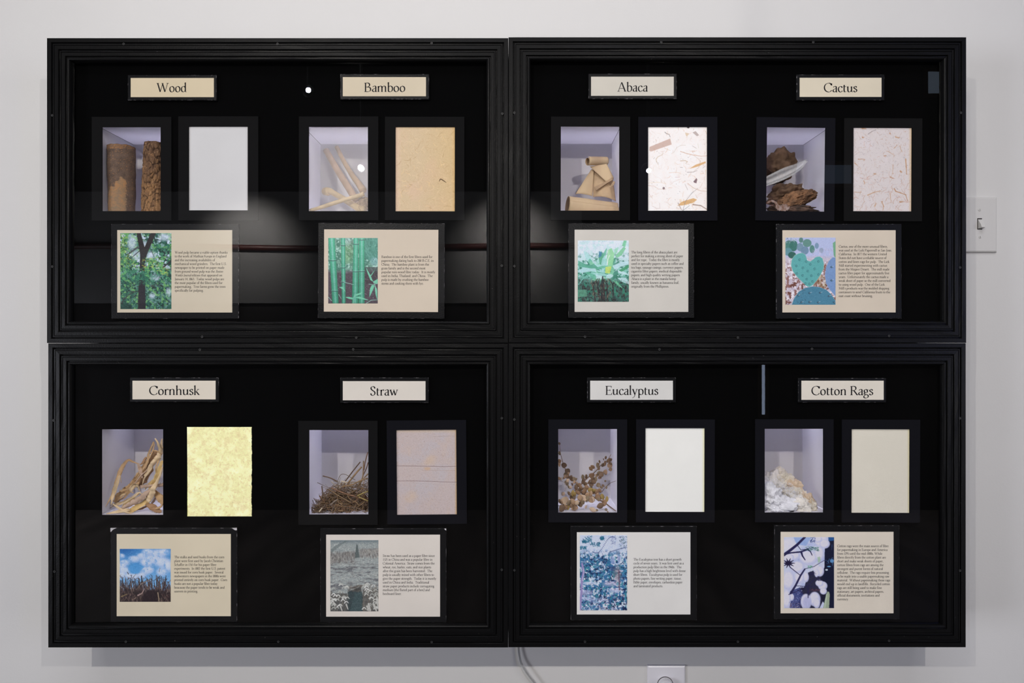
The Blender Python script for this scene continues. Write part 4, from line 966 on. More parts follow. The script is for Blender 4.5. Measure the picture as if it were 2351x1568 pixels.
# ------------------------------------------------------------------ window mats, paper sheets
def zr(ox, oy, x0, y0, x1, y1): return (ox+x0/Z1, oy+y0/Z1, ox+x1/Z1, oy+y1/Z1)
MD = 0.0205
MATS = [
 ('wood', 'box', (210.5, 268.3, 393.2, 506.4), OPEN['wood'], 0, 'mat'), ('wood', 'sheet', (409.3, 267, 592.8, 506), (432.8, 290, 568.6, 482.8), 0, 'mat'),
 ('bamboo', 'box', (686, 267.4, 868.5, 505.5), OPEN['bamboo'], 0, 'mat'), ('bamboo', 'sheet', (883.6, 268, 1066, 505.5), (907.7, 291, 1044.2, 485), 0.001, 'mat'),
 ('abaca', 'box', (1264.8, 267.8, 1446.8, 505.5), OPEN['abaca'], 0.002, 'mat'), ('abaca', 'sheet', (1465.5, 268.3, 1647.2, 506.4), (1488, 291, 1623.8, 483.7), 0, 'mat_blue'),
 ('cactus', 'box', (1735.6, 269.8, 1916.8, 507), OPEN['cactus'], 0.012, 'mat_blue'), ('cactus', 'sheet', (1938, 271.5, 2117.3, 507.8), (1959.4, 292.7, 2094, 485), 0.004, 'mat'),
 ('straw', 'box', (684.8, 966.4, 866.7, 1205), (709.5, 987.3, 845.6, 1181.6), 0, 'mat'), ('straw', 'sheet', (888.5, 965.0, 1071, 1203.3), (910.3, 986.8, 1048, 1182.0), -0.008, 'mat_blue'),
 ('eucalyptus', 'box', (1259, 963, 1440, 1199.4), OPEN['eucalyptus'], 0, 'mat_blue'), ('eucalyptus', 'sheet', (1460.4, 963, 1641, 1199.4), (1481.8, 983, 1618, 1175.8), 0.002, 'mat_blue'),
 ('cotton', 'box', (1734, 962.6, 1914, 1199), OPEN['cotton'], 0, 'mat_blue'), ('cotton', 'sheet', (1933, 963.6, 2112.4, 1199.6), (1955.2, 985.4, 2089.2, 1178), 0.003, 'mat_blue'),
]
for kd, what, r, op, rot, mm in MATS:
    o = holed('window_mat', r, [op], MD, 0.0025, M[mm], None, rot)
    tag(o, ('black window mat framing the %s specimen box' % TITLE[kd]) if what == 'box' else ('black window mat around the %s paper sheet' % TITLE[kd]), 'mat board', 'black window mats')

def sheet_bamboo():
    p = Pic(1340, 215, 2170, 1370, (207, 185, 152), zoom=Z1, res=1.1, seed=21)
    p.mask((p.n(70, 1)-.5)*1.2, (214, 184, 158)); p.mask(np.clip((p.X-1650)/500, 0, 1)*.7, (206, 178, 130)); p.mask(np.clip((p.X-2100)/50, 0, 1)*.5, (214, 172, 108)); p.mask(np.clip((1450-p.X)/90, 0, 1)*.5, (224, 192, 176))
    p.dabs(420, (1340, 215, 2170, 1370), [(190,158,118),(232,208,172),(200,170,130)], (12, 40), (2, 4), op=.8, curve=.8)
    p.dabs(60, (1360, 240, 2140, 1340), [(160,125,85),(236,205,150)], (20, 50), (3, 5), op=.7, curve=.9); p.jitter(3); return p
def sheet_abaca():
    p = Pic(1345, 215, 2165, 1362, (236, 230, 228), zoom=Z1, res=1.3, seed=22)
    p.mask((p.n(40, 1)-.5)*1.0, (242, 238, 240)); p.mask(np.clip((p.X-1960)/200, 0, 1)*.35, (238, 218, 208))
    p.dabs(260, (1345, 215, 2165, 1362), [(205,185,165),(190,170,160),(215,195,175)], (14, 44), (2, 4), op=.4, curve=.9)
    p.poly([(1385,500),(1655,390),(1675,468),(1400,562),(1380,545)], (200, 175, 165), .95)
    for i in range(10): p.line([(1390+i*3, 510+i*5), (1655+i*2, 398+i*7)], 2, 2, (184, 160, 148), .4)
    p.poly([(1950,310),(1990,292),(2035,345),(2008,362)], (185,172,168)); p.poly([(1850,310),(1905,325),(1880,360),(1862,350)], (215,198,175)); p.poly([(1870,247),(1900,230),(1912,247),(1895,258)], (90,80,82))
    p.poly([(1900,790),(1990,735),(2120,690),(2125,712),(2030,755),(1960,775)], (212,172,125)); p.poly([(1750,1275),(1800,1225),(1960,1175),(2010,1195),(1960,1235),(1820,1270)], (205,160,105), .85)
    p.dabs(50, (1780, 1190, 1980, 1260), [(190,140,85),(225,190,140)], (6, 16), (4, 7), ang=(.8, 1.8)); p.poly([(1975,940),(2000,910),(2012,930),(2000,980),(1970,970),(1960,955)], (130,110,115)); p.ell(1570, 1045, 16, 17, (140,122,125))
    for q, w, c in (([(1585,305),(1605,325),(1640,335),(1655,370)], 8, (90,85,90)), ([(1475,700),(1470,660),(1495,630),(1550,605),(1562,580)], 9, (190,168,140)), ([(1475,690),(1500,735)], 7, (185,165,140)), ([(1790,560),(1880,590),(1970,610),(2060,622),(2150,618)], 8, (190,140,110)), ([(1790,685),(1850,680),(1882,695),(1860,718)], 9, (175,145,110)), ([(1880,835),(1960,832),(2010,812)], 6, (110,95,95)), ([(1960,830),(2030,770),(2055,690),(2030,660),(1975,620)], 4, (170,150,130)), ([(1640,842),(1720,835),(1790,845)], 5, (205,165,135)), ([(1368,1010),(1440,1015),(1500,1055),(1600,1060)], 5, (185,150,135)), ([(1885,980),(1960,1040),(2060,1080),(2150,1085)], 6, (180,135,105)), ([(1820,1340),(1860,1210),(1940,1110),(2020,1045)], 6, (120,105,105)), ([(1850,990),(1885,1065)], 4, (130,120,115)), ([(1760,1240),(1805,1330)], 12, (150,130,125)), ([(1820,1340),(1910,1272)], 6, (90,95,90)), ([(1955,1260),(2060,1275),(2140,1325)], 15, (150,120,100)), ([(1955,1258),(2055,1268),(2140,1318)], 5, (95,80,90)), ([(1700,580),(1740,510),(1800,478),(1860,480)], 4, (175,160,140)), ([(1945,485),(2000,520)], 4, (130,120,115)), ([(2085,780),(2118,750)], 4, (110,100,100)), ([(2120,290),(2135,330)], 6, (190,150,110)), ([(1370,975),(1500,965),(1600,985)], 4, (215,190,150)), ([(1660,1000),(1700,960),(1800,920)], 3, (195,165,150)), ([(1570,950),(1600,990)], 4, (205,180,160)), ([(1790,770),(1820,772)], 5, (100,90,90)), ([(1720,900),(1780,896)], 4, (170,120,130)), ([(1420,1280),(1480,1310),(1520,1310),(1515,1240)], 4, (170,150,145)), ([(1930,1120),(1956,1092)], 8, (140,140,140)), ([(2030,520),(2020,455)], 3, (180,180,150)), ([(1590,520),(1660,550)], 4, (205,180,140)), ([(2125,800),(2122,870)], 6, (200,165,110))):
        p.line(q, w, w*.7, tuple(v*.75+55 for v in c), .85)
    p.dabs(46, (1360, 240, 2140, 1340), [(90,85,90),(120,110,110)], (2, 10), (3, 5), op=.8); p.dabs(60, (1400, 240, 2140, 1340), [(200,150,115),(180,150,130)], (14, 36), (3, 5), op=.7, curve=.9)
    p.jitter(2); return p
def sheet_cactus():
    p = Pic(1350, 222, 2170, 1370, (214, 206, 205), zoom=Z1, res=1.3, seed=23)
    p.mask((p.n(60, 1)-.5)*1.0, (222, 214, 222)); p.mask(np.clip((p.X-2095)/40, 0, 1)*.75, (222, 188, 140))  # yellow right edge is backlight glow put into the colour
    R = p.rn
    p.dabs(420, (1370, 245, 2150, 1350), [(185,170,165),(165,155,160),(200,160,140),(150,140,145)], (8, 24), (2, 4), op=.55, curve=1.0)
    p.dabs(150, (1370, 245, 2150, 1350), [(186,146,118),(196,150,128),(172,132,110),(190,158,140)], (8, 26), (2, 5), op=.7, curve=1.0)
    p.dabs(40, (1370, 900, 2150, 1350), [(185,130,110),(175,125,95)], (20, 50), (4, 7), op=.7, curve=.9)
    for q, w in (([(1435,665),(1480,660),(1525,665)], 9), ([(2060,660),(2068,760),(2072,860)], 16), ([(1560,1135),(1640,1100),(1725,1080)], 14), ([(1910,1050),(1930,1085),(1990,1105),(2060,1130),(2085,1210)], 15), ([(1895,740),(1888,860)], 7), ([(1745,1220),(1770,1280),(1760,1335)], 12), ([(1855,1110),(1865,1210)], 10), ([(1640,855),(1670,857)], 12), ([(1930,370),(1965,382)], 18), ([(1850,320),(1862,330)], 12), ([(1490,375),(1515,372)], 12), ([(1775,620),(1805,618)], 10), ([(1985,490),(2005,560)], 8), ([(1510,950),(1520,975)], 12), ([(1985,1225),(2020,1222)], 20), ([(1860,900),(1900,915)], 12), ([(1915,510),(1945,480)], 8), ([(1830,560),(1910,610)], 7), ([(1655,1280),(1665,1250)], 16), ([(1390,1095),(1470,1100)], 8), ([(1490,258),(1540,262)], 16), ([(1390,710),(1425,745)], 10), ([(1990,820),(2010,830)], 20)):
        p.line(q, w, w*.6, R.choice([(186,140,98),(178,130,92),(192,150,112)]), .75)
        for _ in range(3):
            x, y = R.choice(q); p.dabs(2, (x-12, y-12, x+12, y+12), [(180,130,95)], (6, 20), (3, 5), op=.7)
    p.line([(1565,332),(1610,300),(1670,275)], 5, 3, (110,100,105)); p.dabs(40, (1370, 245, 2150, 1350), [(110,80,70),(90,80,80)], (2, 6), (4, 6), op=.8); p.jitter(3); return p
def sheet_cornhusk():
    p = Pic(1315, 117, 2166, 1293, (219, 216, 162), zoom=Z1, res=1.3, seed=24)
    p.mask((p.n(34, 1)-.5)*2.4, (232, 236, 188)); p.mask((.45-p.n(26, 2))*1.5, (212, 198, 150)); p.mask((p.n(9, 3)-.55)*2.5, (228, 228, 178)); p.mask((.42-p.n(6, 4))*1.5, (206, 190, 140))
    p.dabs(800, (1315, 117, 2166, 1293), [(200,182,128),(190,170,115),(240,238,195)], (16, 48), (2, 4), op=.38, curve=.9)
    p.dabs(40, (1315, 117, 2166, 1293), [(170,145,90),(120,100,70)], (3, 8), (3, 5), op=.8); p.jitter(4); return p
def sheet_straw():
    p = Pic(1352, 195, 2190, 1350, (190, 176, 174), zoom=Z1, res=1.3, seed=25)
    p.mask((p.n(50, 1)-.5)*1.2, (184, 178, 184)); p.mask((p.n(60, 2)-.62)*2, (200, 178, 160)); p.mask(np.clip((p.X-2140)/30, 0, 1)*.7, (205, 165, 105)); p.mask(np.clip((260-p.Y)/40, 0, 1)*.4, (205, 180, 140))  # yellow right edge paints light coming through the sheet
    p.dabs(1500, (1352, 195, 2190, 1350), [(160,140,132),(205,195,195),(172,140,118),(196,160,130)], (2, 9), (3, 5), op=.6); p.dabs(170, (1352, 195, 2190, 1350), [(110,90,85),(130,110,100)], (1, 5), (3, 5), op=.7)
    for pts in ([(1352,686),(1600,688),(1850,692),(1990,697),(2190,690)], [(1352,886),(1600,884),(1850,890),(2000,898),(2190,900)]):
        p.line(pts, 6, 6, (120, 102, 98), .9); p.line([(x, y+9) for x, y in pts], 6, 6, (204, 192, 190), .7)
    p.line([(1720,745),(2150,748)], 4, 4, (170,140,120), .6); p.line([(1860,302),(2140,290)], 4, 3, (150,130,120), .6); p.ell(1785, 722, 42, 20, (200,160,120), .5, soft=.7)
    p.jitter(4); return p
M['sheet'] = attrmat('handmade_paper', 0.8, 0.25, 700, spec=0.2)
M['sheet_emit'] = attrmat('handmade_paper_emissive', 0.8, 0.2, 700, emit=0.10, spec=0.2)  # emission stands in for light passing through the paper
M['sheet_glow'] = attrmat('husk_paper_emissive', 0.8, 0.3, 700, emit=0.27, spec=0.2)  # stronger emission in place of light behind the husk sheet
SHEETS = [('bamboo', sheet_bamboo, 670, 250, 'sheet', 'tan fibrous bamboo paper with a loose dark twig'), ('abaca', sheet_abaca, 1250, 250, 'sheet_emit', 'white abaca paper flecked with tan strips and fibres'),
          ('cactus', sheet_cactus, 1720, 250, 'sheet', 'pale cactus paper full of small rusty flecks'), ('straw', sheet_straw, 670, 950, 'sheet', 'speckled mauve-tan straw paper with two horizontal creases')]
for kd, fn, ox, oy, mm, lab in SHEETS:
    o = build_pic('paper_sheet', fn(), ox, oy, Z1, 0.0232, M[mm], None, th=0.0005)
    tag(o, lab, 'paper', 'sample paper sheets')
    if kd == 'bamboo':
        tube('fibre_twig', [(670+1940/Z1, 250+955/Z1, .0228, .5), (670+1958/Z1, 250+922/Z1, .0224, .7), (670+2000/Z1, 250+945/Z1, .0222, .7), (670+2033/Z1, 250+970/Z1, .0228, .4)], mat('twig', (.14, .08, .045), .8), o, seg=6)
def ragged(co, w, h):
    rnd = np.random.RandomState(4); g = co.reshape(h, w, 3)
    j = np.cumsum(rnd.normal(0, .00016, h)); j -= np.linspace(0, j[-1], h); g[:, -1, 0] += j + rnd.normal(0, .00022, h)
    g[:, 0, 0] += np.linspace(0, .0014, h); g[0, :, 2] += rnd.normal(0, .00008, w)
    return g.reshape(-1, 3)
tag(build_pic('paper_sheet', sheet_cornhusk(), 200, 960, Z1, 0.0225, M['sheet_glow'], None, th=0.0005, edge=ragged), 'glowing yellow-green cornhusk paper with a ragged right edge', 'paper', 'sample paper sheets')
def plain_sheet(kd, r, col, lab, edge_glow_col=None, emit=0.0, seed=1):
    z = Z1; p = Pic(0, 0, (r[2]-r[0])*z, (r[3]-r[1])*z, col, zoom=z, res=.5, seed=seed)
    w = (r[2]-r[0])*z; h = (r[3]-r[1])*z
    p.mask((p.n(30, 1, 2)-.5)*.5, tuple(min(255, c+8) for c in col))
    if edge_glow_col: p.mask(np.clip((p.X-(w-62))/36, 0, 1)*.6, edge_glow_col)  # right edge tinted yellow as painted backlight glow
    m = attrmat(kd+'_paper', 0.75, 0.12, 700, emit=emit, spec=.2)  # emit imitates light from behind the sheet
    tag(build_pic('paper_sheet', p, r[0], r[1], z, 0.0232, m, None, th=.0005), lab, 'paper', 'sample paper sheets')
plain_sheet('wood', (429, 286, 573, 487), (199, 199, 200), 'plain light grey wood-pulp paper in the Wood display', seed=31)
plain_sheet('eucalyptus', (1478, 979, 1622, 1180), (226, 226, 221), 'bright white eucalyptus paper with a yellowed right edge', (236, 232, 165), 0.10, seed=32)  # yellow right edge is painted backlight glow
plain_sheet('cotton', (1951, 981, 2093, 1182), (216, 211, 196), 'smooth cream-white cotton paper with a yellowed right edge', (220, 206, 140), 0.03, seed=33)  # yellow right edge is painted backlight glow

# ------------------------------------------------------------------ title plaques
TIT = [('wood', (293,172,497,230), (300,179,491,223), 'Wood', 359, 429, 211.4), ('bamboo', (781,170,985,228), (787,177,978,221), 'Bamboo', 835, 931, 210.8),
       ('abaca', (1351,169,1554,227), (1357,176,1547,220), 'Abaca', 1417, 1487.5, 210.2), ('cactus', (1829,171,2031,230), (1836,178.5,2024,222.5), 'Cactus', 1891, 1968.5, 211.5),
       ('cornhusk', (298,867,502,923), (304,874,495,917), 'Cornhusk', 342, 459, 906.8), ('straw', (781,867,984,925), (787,875,977,919), 'Straw', 849.5, 914, 908),
       ('eucalyptus', (1348,867,1552,924), (1355,874,1545,918), 'Eucalyptus', 1389, 1511.5, 906.6), ('cotton', (1833,868,2035,924), (1840,874,2029,918), 'Cotton Rags', 1862.5, 2005, 907.2)]
for kd, rb_, rc_, word, xa, xb, yb in TIT:
    a = W((rb_[0]+rb_[2])/2, rb_[3], .024)
    e = empty('title_plaque', a, "small cream plaque on black board reading '%s'" % word, 'sign', 'title plaques')
    board('backing_board', rb_, 0.0165, 0.0072, [M['mount'], M['mount_edge']], e, 0.0009)
    board('card', rc_, 0.0161, 0.0004, [M['tcard_'+kd]]*2, e, 0.0001)
    u = (xb-xa)/width(word)
    lettering('printed_title', [word], xa, yb, 0.01602, u, 20.6/92, 0, 12.6, 4.4, e)

# ------------------------------------------------------------------ information boards
K = 6.534
INFO = [
 ('wood', (240,500), (98,92,2012,1514), (190,184,1915,1421), pic_wood, 1053, 537, 1846, 0,
  ["Wood pulp became a viable option thanks", "to the work of Mathias Koops in England", "and the increasing availability of", "mechanical wood grinders.  The first U.S.", "newspaper to be printed on paper made", "from ground wood pulp was the ~Boston", "~Weekly Journal~ edition that appeared on", "January 14, 1863.  Today wood pulps are", "the most popular of the fibres used for", "papermaking.  Tree farms grow the trees", "specifically for pulping."], 'forked green tree'),
 ('bamboo', (715,500), (98,80,1997,1510), (188,177,1902,1411), pic_bamboo, 1050, 603, 1815, 0.004,
  ["Bamboo is one of the first fibres used for", "papermaking dating back to 200 B.C.E. in", "China.  The bamboo plant is from the", "grass family and is the second most", "popular non-wood fibre today.  It is mostly", "used in India, Thailand, and China.  The", "pulp is made by crushing the bamboo", "stems and cooking them with lye."], 'green bamboo stems'),
 ('abaca', (1290,500), (98,82,1985,1502), (191,178,1897,1412), pic_abaca, 1040, 534, 1733, 0,
  ["The long fibres of the abaca plant are", "perfect for making a strong sheet of paper", "and for rope.  Today the fibre is mostly", "used in specialty papers such as coffee and", "tea bags, sasauge casings, currency papers,", "cigarette filter papers, medical disposable", "papers, and high quality writing papers.", "Abaca is a plant in the manila hemp", "family, usually known as bananna leaf,", "originally from the Phillipines."], 'broad-leaved abaca plant'),
 ('cactus', (1765,500), (112,92,1995,1512), (205,186,1904,1420), pic_cactus, 1050, 448, 1785, 0,
  ["Cactus, one of the more unusual fibres,", "was used at the Lick Papermill in San Jose,", "California.  In 1877 the western United", "States did not have a reliable source of", "cotton and linen rags for pulp.  The Lick", "Mill started experimenting with cactus", "from the Mojave Desert.  The mill made", "cactus fibre paper for approximately five", "years.  Unfortunately the cactus made a", "weak sheet of paper so the mill converted", "to using wood pulp.  One of the Lick", "Mill's products was the molded shipping", "containers to send California fruits to the", "east coast without bruising."], 'heart-shaped cactus pad'),
 ('cornhusk', (240,1200), (90,80,1987,1493), (182,170,1894,1403), pic_cornhusk, 1045, 533, 1797, 0,
  ["The stalks and seed husks from the corn", "plant were first used by Jacob Christian", "Schaffer in 1765 for his paper fibre", "experiments.  In 1802 the first U.S. patent", "was issued for corn husk paper.  Several", "midwestern newspapers in the 1800s were", "printed entirely on corn husk paper.  Corn", "husks are not a popular fibre today", "beacause the paper tends to be weak and", "uneven in printing."], 'dry corn stalks under blue sky'),
 ('straw', (720,1200), (100,88,1990,1500), (188,180,1897,1410), pic_straw, 1038, 513, 1817, 0,
  ["Straw has been used as a paper fibre since", "1521 in China and was a popular fibre in", "Colonial America.  Straw comes from the", "wheat, rye, barley, oats, and rice plants", "after the grain has been harvested.  The", "pulp is usually mixed with other fibres to", "give the paper strength.  Today it is mostly", "used in China and India.  Traditional", "straw paper products include corrugating", "medium (the fluted part of a box) and", "boxboard liner."], 'pale flattened straw field'),
 ('eucalyptus', (1295,1195), (100,86,1993,1497), (192,176,1896,1410), pic_eucalyptus, 1040, 601, 1763, 0,
  ["The Eucalyptus tree has a short growth", "cycle of seven years.  It was first used as a", "production pulp fibre in the 1960s.  The", "pulp has a high brightness level with dense", "short fibres.  Eucalyptus pulp is used for", "photo papers, fine writing paper, tissue,", "Bible paper, envelopes, carbonless paper", "and laminated products."], 'blue-tinted eucalyptus garden'),
 ('cotton', (1765,1195), (84,75,1963,1482), (178,170,1872,1392), pic_cotton, 1026, 399, 1797, 0,
  ["Cotton rags were the main source of fibre", "for papermaking in Europe and America", "from 1295 until the mid-1800s. While", "fibres directly from the cotton plant are", "short and make weak sheets of paper,", "cotton fibres from rags are among the", "strongest and purest forms of natural", "cellulose.  The rags require less processing", "to be made into a usable papermaking raw", "material.  Without papermaking these rags", "would end up in landfills.  Recycled cotton", "rags are still being used to make fine", "stationary, art papers, archival papers,", "official documents, invitations and", "currency."], 'white cotton bolls'),
]
M['photo'] = attrmat('photo_print', 0.35, 0, spec=0.35)
for kd, (ox, oy), rb_, rc_, fn, tx, ty, tr, rot, lines, what in INFO:
    R4 = lambda r: (ox+r[0]/K, oy+r[1]/K, ox+r[2]/K, oy+r[3]/K)
    b4 = R4(rb_); a = W((b4[0]+b4[2])/2, b4[3], .024)
    e = empty('information_board', a, 'information board about %s with a photo of %s' % (TITLE[kd].lower(), what), 'information board', 'information boards')
    board('mount_board', b4, 0.0165, 0.0073, [M['mount'], M['mount_edge']], e, 0.0007, rot)
    board('card', R4(rc_), 0.0161, 0.0004, [M['card_'+kd]]*2, e, 0.0001, rot)
    build_pic('photo_print', fn(), ox, oy, K, 0.01602, M['photo'], e, th=0.00008)
    w1 = width(lines[0].replace('~', ''))
    u = (tr-tx)/K/w1
    lettering('printed_text', lines, ox+tx/K, oy+ty/K, 0.01602, u, 0.0600, 57.0/K, 13.2, 5.8, e)
# torn white corners of the cornhusk and straw mounts
def torn(parent, pts, d=0.01645):
    V = [W(x, y, d) for x, y in pts]; n = len(V)
    V2 = [v + Vector((0, .0012, 0)) for v in V]
    f = [tuple(range(n))] + [(i, (i+1) % n, n+(i+1) % n, n+i) for i in range(n)]
    tagp = mesh_obj('torn_corner', V+V2, f, M['torn'], parent); tagp['label'] = 'torn corner showing white core'
boards = [o for o in bpy.data.objects if o.name.startswith('information_board')]
bd = {o['label'].split(' ')[3]: o for o in boards}
def k2(ox, oy, pts): return [(ox+x/K, oy+y/K) for x, y in pts]
torn(bd['cornhusk'], k2(240, 1200, [(88,80),(180,80),(145,93),(118,112),(100,135),(90,140)]))
torn(bd['cornhusk'], k2(240, 1200, [(1910,80),(1984,78),(1986,112),(1962,114),(1932,98)]))
torn(bd['straw'], k2(720, 1200, [(1958,90),(1988,88),(1990,116),(1978,112)]))

# ------------------------------------------------------------------ things on the wall
def plate(name, r, d, parent, m, th=0.006):
    x0, x1, z0, z1 = bounds(r, d); b = MB(); c = 0.003
    rings = [(0, th), (0, 0.0028), (c*.4, 0.0010), (c, 0.0)]
    for ins, dy in rings:
        b.v += [Vector((x0+ins, d+dy, z0+ins)), Vector((x1-ins, d+dy, z0+ins)), Vector((x1-ins, d+dy, z1-ins)), Vector((x0+ins, d+dy, z1-ins))]
    for q in range(3):
        for i in range(4):
            b.f.append((q*4+i, q*4+(i+1) % 4, (q+1)*4+(i+1) % 4, (q+1)*4+i)); b.m.append(0)
    b.f.append((12, 13, 14, 15)); b.m.append(0)
    return b.build(name, m, parent)
pd = WALL_Y - 0.006
sw = empty('light_switch', W(2249, 579, WALL_Y), 'white toggle light switch plate beside the upper right case', 'light switch')
plate('cover_plate', (2208, 452, 2290, 579), pd, sw, M['plate'])
q = MB(); x0, x1, z0, z1 = bounds((2243.8, 501, 2254.6, 527), pd-.0003); q.box(x0, x1, pd-.0003, pd+.001, z0, z1); q.build('toggle_slot', M['dark_slot'], sw)
x0, x1, z0, z1 = bounds((2245.6, 503.5, 2256.0, 525), pd-.001)
b = MB(); zc = (z0+z1)/2
b.add([(x0,pd-.0005,z0),(x1,pd-.0005,z0),(x1,pd-.0005,z1),(x0,pd-.0005,z1),(x0+.001,pd-.011,zc-.008),(x1-.001,pd-.011,zc-.008),(x1-.001,pd-.008,zc-.001),(x0+.001,pd-.008,zc-.001)],
      [(4,5,6,7),(0,1,5,4),(1,2,6,5),(2,3,7,6),(3,0,4,7)]); b.build('toggle', M['plate'], sw)
def small_screw(px, py, d, parent, m):
    b = MB(); c = W(px, py, d); n = 16; r = 0.0029
    for rr, y in ((r, 0.0), (r, -.0006), (r*.75, -.0010)):
        b.v += [Vector((c.x+rr*math.cos(2*math.pi*k/n), d+y, c.z+rr*math.sin(2*math.pi*k/n))) for k in range(n)]
    for qq in range(2):
        for k in range(n): b.f.append((qq*n+k, qq*n+(k+1) % n, (qq+1)*n+(k+1) % n, (qq+1)*n+k)); b.m.append(0)
    b.f.append(tuple(2*n+k for k in range(n))); b.m.append(0)
    b.box(c.x-.0003, c.x+.0003, d-.0012, d-.0009, c.z-.0021, c.z+.0021, 1)
    b.build('screw', [m, M['seam']], parent)
small_screw(2249, 482, pd, sw, M['plate']); small_screw(2250, 544.5, pd, sw, M['plate'])

dm = empty('dimmer_switch', W(1530, 1655, WALL_Y), 'white dimmer plate with round knob on the wall below the cases', 'dimmer')
plate('cover_plate', (1486.5, 1528.5, 1574, 1660), pd, dm, M['dimmer'], 0.006)
b = MB(); c = W(1530.5, 1579, pd-.014); n = 48
for rr, y in ((.0150, pd), (.0150, pd-.002), (.0143, pd-.003), (.0141, pd-.013), (.0132, pd-.0145), (.0115, pd-.0145), (.0108, pd-.0140)):
    for k in range(n):
        r_ = rr*(1+(.018 if k % 2 else 0)*(1 if y < pd-.0025 and rr > .0135 else 0)); b.v.append(Vector((c.x+r_*math.cos(2*math.pi*k/n), y, c.z+r_*math.sin(2*math.pi*k/n))))
for qq in range(6):
    for k in range(n): b.f.append((qq*n+k, qq*n+(k+1) % n, (qq+1)*n+(k+1) % n, (qq+1)*n+k)); b.m.append(0)
b.f.append(tuple(6*n+k for k in range(n))); b.m.append(0); b.build('dimmer_knob', M['dimmer'], dm, False)
q = MB(); tube_mesh(q, [Vector((c.x, pd-.0001, c.z)), Vector((c.x, pd-.0006, c.z))], [.0164, .0164], 40); q.build('knob_shade', M['seam'], dm)  # dark disc added as painted shade around the knob

M['cord'] = mat('clear_cord_plastic', (0.50, 0.50, 0.50), 0.2, 0.6, var=.1)
M['cord'].node_tree.nodes['Principled BSDF'].inputs['Transmission Weight'].default_value = 0.35
cd = empty('power_cord', W(1191, 1487, .15), 'translucent twin power cord hanging below the cases', 'cord')
cpts = [(1189.5, 1470, .148), (1191.5, 1497, .147), (1196, 1520, .145), (1207, 1541, .143), (1222, 1561, .143), (1245, 1588, .145), (1290, 1640, .148)]
for off in (-1.3, 1.3):
    tube('wire', [(x+off*.9, y-off*.5, d_, 1.45) for x, y, d_ in cpts], M['cord'], cd, seg=10, n=8)
# ------------------------------------------------------------------ specimens
def clampbox(kd, pad=0.001):
    x0, x1, z0, z1, y0, y1 = BOX[kd]
    return (x0+pad, x1-pad, z0+pad*.3, z1-pad, y0+.001, y1-pad)

def ink_obj(name, V, F, C, m, parent=None):
    o = mesh_obj(name, V, F, m, parent, smooth=True)
    at = o.data.color_attributes.new('ink', 'FLOAT_COLOR', 'POINT')
    at.data.foreach_set('color', np.array([(*c, 1) for c in C], np.float32).ravel())
    return o
M['bark'] = attrmat('bark', 0.85, 0.5, 500, spec=0.2)
def mixc(a, b, t): t = max(0, min(1, t)); return tuple(x*(1-t)+y*t for x, y in zip(a, b))
def log(pts, zb, depth, colf, dispf, label, group, nu=150, nv=170):
    """pts: (t, centre px, radius px) from the foot upward; seen at the depth"""
    ytop = pts[-1][3]; V = []; C = []
    top = W(0, ytop, depth).z
    for j in range(nv+1):
        t = j/nv
        for a, b in zip(pts[:-1], pts[1:]):
            if a[0] <= t <= b[0]:
                f = (t-a[0])/(b[0]-a[0]); cx = a[1]+(b[1]-a[1])*f; r = a[2]+(b[2]-a[2])*f; break
        z = zb + (top-zb)*t
        py = 784 - (z-EYE)/S(depth)
        c = W(cx, py, depth)
        for i in range(nu):
            an = 2*math.pi*i/nu; R = r*S(depth)
            h, crack = dispf(an, z, R)
            x = c.x + math.cos(an)*(R+h); y = depth - math.sin(an)*(R+h)
            V.append(Vector((x, y, z + (0.0016*mnoise.noise(Vector((x*90, y*90, 1))) if j == nv else 0))))
            C.append(colf(1175.5+x/S(y), 784-(z-EYE)/S(y), an, z, crack))
    F = [(j*nu+i, j*nu+(i+1) % nu, (j+1)*nu+(i+1) % nu, (j+1)*nu+i) for j in range(nv) for i in range(nu)]
    F = [tuple(reversed(f)) for f in F]
    F.append(tuple(nv*nu+i for i in range(nu))); F.append(tuple(reversed(range(nu))))
    return tag(ink_obj('wooden_log', V, F, C, M['bark']), label, 'log', group)
def d1(an, z, R):
    p = Vector((math.cos(an)*R, math.sin(an)*R, z))
    return 0.0006*mnoise.noise(p*70)+0.0003*mnoise.noise(p*260), 0
def c1(px, py, an, z, cr):
    p = Vector((px*.07, an, py*.07)); n = mnoise.noise(p*1.3); n2 = mnoise.noise(p*5)
    base = mixc(lin((118, 98, 84)), lin((88, 74, 66)), .5+.6*n+.5*n2)
    n3 = mnoise.noise(p*14); base = mixc(base, lin((60, 48, 42)), max(0, n3)*.7)
    if n2 > .42: base = mixc(base, lin((160, 120, 85)), .6)
    t = (py-404)/80
    if t > 0:
        l = 275 - t*18 - (8 if t > .14 else 0) - (10 if t > .3 else 0); r_ = 277 + min(t*1.6, .22)*62 + n2*3
        e = min(px-l, r_-px)/2.2 + n2*1.4
        tan = mixc(lin((172, 128, 88)), lin((136, 116, 94)), .3+.5*n+.5*t+.6*n2)
        base = mixc(base, tan, e)
    if py < 341 + 2*n2: base = mixc(base, lin((150, 110, 75)), .5+n2)
    return base
log([(0, 279.5, 27.5), (.35, 280, 28.6), (1, 278.7, 29.3, 338)], BOX['wood'][2]+.0003, .0525, c1, d1, 'smooth grey-brown log with a tan bare patch, left in the Wood box', 'logs in the Wood box')
def vor(p):
    ds = mnoise.voronoi(p)[0]; return ds[1]-ds[0]
